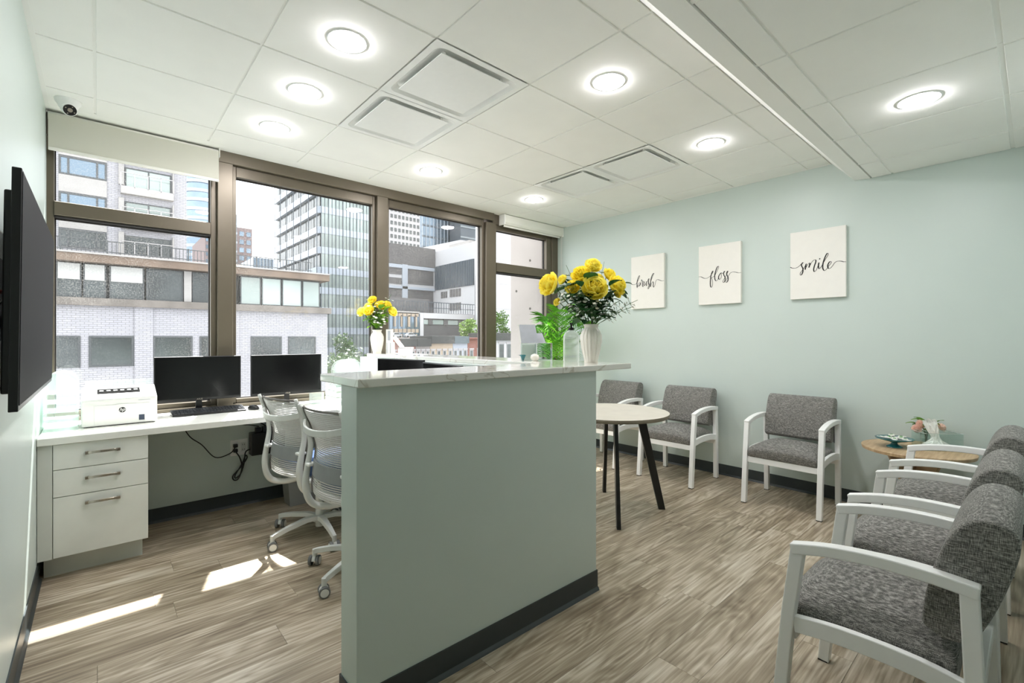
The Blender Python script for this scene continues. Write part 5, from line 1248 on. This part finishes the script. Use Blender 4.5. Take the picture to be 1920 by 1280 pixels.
# --- modern charcoal and white block
t = thing('charcoal_white_block', 'modern block of charcoal panels and white frames through third window', 'building', (0, 0, 0))
bm = BM(); prism(bm, [(27.0, 55.0), (34.67, 55.0), (34.67, 60.0), (29.8, 60.0)], ZG, 11.0, 'z'); obj('core', bm, S['white'], t)
bm = BM(); prism(bm, [(27.0, 54.8), (34.67, 54.8), (34.67, 60.0), (29.8, 60.0)], 11.0, 13.55, 'z'); obj('charcoal_panel', bm, S['char'], t)
for q in ((27.0, 29.65, 9.65, 10.45), (27.0, 29.65, 8.40, 9.2), (27.0, 29.65, 3.6, 7.80), (30.42, 34.42, 8.55, 10.48), (30.42, 34.42, 3.6, 7.75)): bpart('dark_glazing', t, S['char'], (q[0], q[1], 54.93, 55.1, q[2], q[3]))
bpart('white_frame', t, S['band'], (29.66, 30.41, 54.75, 55.0, 3, 11.0), (27.0, 34.6, 54.75, 55.0, 7.82, 8.15), (27.0, 34.6, 54.8, 55.0, 10.5, 10.95))
bpart('wing', t, S['white'], (34.68, 44, 45.9, 72, ZG, 13.25)); bpart('wing_cladding', t, S['charb'], (34.55, 34.68, 46.0, 54.79, 7.95, 11.15))
for k in range(24): bpart('cladding_rib', t, S['mull'], (34.50, 34.55, 46.1+0.365*k, 46.16+0.365*k, 7.95, 11.15))
for (y0, y1, z0, z1) in ((51.8, 53.4, 6.75, 7.6), (48.7, 51.3, 6.75, 7.75), (48.7, 51.3, 5.0, 5.95)):
    n_ = 4 if y1-y0 > 2 else 3
    for k in range(n_):
        dy = (y1-y0)/n_; bpart('window', t, S['char'], (34.60, 34.75, y0+dy*k+0.12, y0+dy*(k+1)-0.06, z0, z1))
bm = BM(); prism(bm, [(46, 13.25), (72, 13.25), (60, 14.6), (50, 14.2)], 35.4, 43, 'x'); obj('roof', bm, S['white'], t); bpart('roof_plant', t, S['conc'], (35.0, 36.2, 47.5, 52.0, 13.25, 13.75))
# --- far grid tower and dark glass towers
t = thing('grid_window_tower', 'far stone tower with regular grid of square windows', 'building', (0, 0, 0))
bpart('wall', t, S['gridw'], (70.0, 88.3, 150, 165, ZG, 64)); wm = None
for i in range(12):
    for j in range(11):
        if wm is None: bm = BM(); box(bm, -0.42, 0.42, -0.15, 0.1, -0.62, 0.62); wm = obj('window', bm, S['paned'], t); o = wm
        else: o = copyobj(wm, t)
        o.location = (71.0+1.5*i, 150, 32.6+2.35*j)
t = thing('blue_glass_office', 'far blue glass office tower behind the grid tower', 'building', (0, 0, 0))
bpart('core', t, S['paneb'], (101, 122, 170, 190, ZG, 75))
for k in range(12): bpart('mullion', t, S['band'], (101+1.8*k, 101.25+1.8*k, 169.8, 170, 20, 75))
for k in range(9): bpart('floor_band', t, S['mull'], (100.9, 122.1, 169.85, 170, 30+4.6*k, 30.8+4.6*k))
t = thing('dark_glass_tower', 'far dark bluish tower at upper corner of third window', 'building', (0, 0, 0))
bpart('core', t, S['charb'], (113.5, 160, 160, 168, ZG, 70)); 
for k in range(9): bpart('floor_band', t, S['towerg'], (113.4, 160, 159.8, 160, 26+4.4*k, 26.7+4.4*k))
# --- terraced school block in the middle distance
t = thing('terrace_school_block', 'low concrete-framed block with rooftop fence below charcoal block', 'building', (0, 0, 0))
bpart('core', t, S['char'], (19.6, 30.2, 40.3, 41.2, ZG, 3.9))
bpart('concrete_frame', t, S['white'], (23.96, 30.2, 40.0, 40.3, 3.32, 3.85), (23.55, 23.95, 40.0, 40.3, ZG, 3.85)); bpart('parapet', t, S['conc'], (19.6, 23.5, 40.0, 40.3, 3.72, 3.95))
bpart('clerestory', t, S['glasspane'], (24.1, 30.1, 40.22, 40.32, 2.75, 3.2))
for k in range(4): bpart('clerestory_post', t, S['char'], (24.6+1.8*k, 25.1+1.8*k, 40.15, 40.3, 2.7, 3.3))
bpart('glass_front', t, S['paneb'], (19.7, 23.5, 40.1, 40.2, -2.0, 3.7))
for k in range(4):
    for z0 in (2.55, 0.75): bpart('pale_panel', t, S['cream'], (20.75+0.75*k, 20.98+0.75*k, 40.0, 40.1, z0-0.1, z0+1.0))
for z0 in (3.45, 1.9): bpart('pale_panel', t, S['cream'], (20.6, 23.4, 40.0, 40.1, z0, z0+0.35))
for k in range(8): bpart('mullion', t, S['mull'], (20.3+0.45*k, 20.34+0.45*k, 39.95, 40.0, -2, 3.7))
bm = BM()
for k in range(35): box(bm, 19.7+0.3*k, 19.74+0.3*k, 40.0, 40.05, 3.9, 4.95)
box(bm, 19.6, 30.2, 40.0, 40.05, 4.9, 4.97); box(bm, 19.6, 30.2, 40.0, 40.05, 4.35, 4.40); obj('fence', bm, S['charb'], t)
bpart('roof_screen', t, S['char'], (20.4, 25.2, 41.0, 41.2, 3.9, 5.3))
# --- row of town houses
def house(x0, x1, wall, cornice, zt3, nwin, label, ww=0.42, corn_h=0.55, wz=(-0.35, 0.42), Y=30.0, dp=3.0):
    t = thing('town_house', label, 'building', (0, 0, 0), group='row of old town houses')
    bpart('wall', t, wall, (x0+0.01, x1-0.01, Y, Y+dp, ZG, zt3-corn_h)); bpart('cornice', t, cornice, (x0+0.01, x1-0.01, Y-0.25, Y+dp, zt3-corn_h, zt3)); bpart('roof', t, S['roofc'], (x0+0.1, x1-0.1, Y+0.2, Y+dp-0.2, zt3, zt3+0.03))
    for k in range(nwin):
        xm = x0+(x1-x0)*(k+0.5)/nwin; f = winY(t, xm-ww/2, xm+ww/2, wz[0], wz[1], Y, fw=0.05, fm=S['gridw']); bpart('lintel', f, S['gridw'], (xm-ww/2-0.05, xm+ww/2+0.05, Y-0.06, Y-0.03, wz[1]+0.03, wz[1]+0.13)); bpart('lintel', f, S['darkf'], (xm-ww/2+0.05, xm+ww/2-0.05, Y-0.035, Y-0.005, (wz[0]+wz[1])/2-0.02, (wz[0]+wz[1])/2+0.02))
house(15.1, 15.95, S['pink'], S['redb'], 1.26, 1, 'low salmon brick town house at the left of the row', corn_h=0.2, dp=0.9)
house(15.95, 17.3, S['pink'], S['corn'], 1.30, 3, 'pinkish town house with dark cornice', ww=0.3)
house(17.3, 18.5, S['greyh'], S['corn'], 1.30, 3, 'grey town house with dark cornice beside the pink one', ww=0.25)
house(18.5, 20.55, S['cream'], S['corn'], 1.50, 4, 'cream town house with brown cornice and four windows', ww=0.3)
house(20.55, 21.95, S['blueh'], S['corn_b'], 1.50, 3, 'pale blue town house with blue-grey cornice', ww=0.32)
house(21.95, 24.2, S['redb'], S['redb'], 1.40, 3, 'red brick town house beside the third mullion', ww=0.36, corn_h=0.1)
house(24.2, 27.6, S['white'], S['corn'], 1.78, 4, 'white town house with dark arched windows through the corner window', ww=0.6, wz=(-0.6, 0.9), corn_h=0.62)
# small cars on the roof deck behind the houses
for k, (cx, lab) in enumerate(((20.15, 'silver car parked on the roof deck, left one'), (21.6, 'silver car parked on the roof deck, right one'))):
    t = thing('parked_car', lab, 'car', (cx, 38.5, 1.42)); t.scale = (0.62, 0.62, 0.62)
    bm = BM(); prism(bm, [(-0.85, 0.12), (-0.9, 0.4), (-0.55, 0.45), (-0.35, 0.72), (0.3, 0.74), (0.55, 0.45), (0.85, 0.38), (0.85, 0.12)], -0.4, 0.4, 'y'); obj('body', bm, S['car'], t, bevel=0.04)
    bm = BM(); prism(bm, [(-0.48, 0.46), (-0.32, 0.68), (0.27, 0.70), (0.47, 0.46)], -0.41, 0.41, 'y'); obj('side_glass', bm, S['paned'], t)
    for sx in (-0.55, 0.55):
        for sy in (-0.38, 0.38): bm = BM(); tube(bm, [(sx, sy-0.05, 0.14), (sx, sy+0.05, 0.14)], 0.14, 14); obj('wheel', bm, S['tyre'], t)
t = thing('roof_deck', 'concrete parking deck behind the town houses', 'parking deck', (0, 0, 0)); bpart('slab', t, S['conc'], (18.4, 24.5, 37.6, 39.9, ZG, 1.42))
# --- blank pale wall and own building's concrete fin
t = thing('blank_white_building', 'tall blank white building seen beside and through the corner window', 'building', (0, 0, 0))
bm = BM(); prism(bm, [(28.2, 37.2), (60, 37.2), (60, 44), (33.4, 44)], ZG, 25, 'z'); obj('wall', bm, S['white'], t)
for k in range(12): bpart('joint', t, S['conc'], (28.2, 60.0, 37.185, 37.2, -6+2.6*k, -5.97+2.6*k))
t = thing('concrete_fin', 'board-marked concrete fin wall just outside the corner window', 'wall', (0, 0, 0))
bpart('slab', t, S['finc'], (4.44, 5.3, YW+0.13, 5.02, ZG, 3.4))
for (yy, z) in ((4.62, 2.38), (4.62, 1.72), (4.90, 1.98)):
    bm = BM(); tube(bm, [(4.434, yy, z), (4.445, yy, z)], 0.016, 14); obj('tie_hole', bm, S['hole'], t)
# --- trees
def tree(label, x, y, z0, h, r, fol, n, seed):
    t = thing('street_tree', label, 'tree', (x, y, z0)); rn = random.Random(seed)
    bm = BM(); tube(bm, crom([(0, 0, 0), (0.05*r, 0, h*0.35), (-0.04*r, 0.03, h*0.7)], 4), [0.16, 0.15, 0.14, 0.13, 0.12, 0.11, 0.1, 0.09, 0.08], 8)
    for k in range(6):
        a = k*1.05; bm_p = [(0, 0, h*0.4+0.05*k*h), (0.4*r*math.cos(a), 0.4*r*math.sin(a), h*0.65), (0.7*r*math.cos(a), 0.7*r*math.sin(a), h*0.85)]; tube(bm, bm_p, [0.06, 0.04, 0.02], 5)
    obj('trunk', bm, S['bark'], t)
    bm = BM(); cl = [(rn.uniform(-.6, .6)*r, rn.uniform(-.6, .6)*r, h*rn.uniform(0.55, 0.95), rn.uniform(.35, .55)*r) for _ in range(14)]
    for k in range(n):
        c = cl[k % 14]; d = Vector((rn.gauss(0, 1), rn.gauss(0, 1), rn.gauss(0, 1))).normalized()*c[3]*rn.uniform(.5, 1.05); p = Vector(c[:3])+d
        a = Vector((rn.gauss(0, 1), rn.gauss(0, 1), rn.gauss(0, .6))).normalized()*0.13; b = a.cross(Vector((rn.gauss(0, 1), rn.gauss(0, 1), rn.gauss(0, 1)))).normalized()*0.07
        bm.faces.new([bm.verts.new(q) for q in (p-a, p+b, p+a, p-b)])
    obj('foliage', bm, fol, t, kind='stuff')
tree('light green tree between white building and houses in the corner window', 29.7, 35.0, ZG, 13.4, 1.6, S['fol'], 2600, 1)
tree('light green tree beside the third mullion', 26.0, 35.2, ZG, 12.4, 1.2, S['fol'], 1800, 4)
tree('dark green tree at the foot of glass tower, left', 10.4, 27.5, ZG, 10.4, 1.3, S['fold'], 1600, 2)
tree('dark green tree at the foot of glass tower, right', 12.4, 30.5, ZG, 10.6, 1.5, S['fold'], 1800, 3)
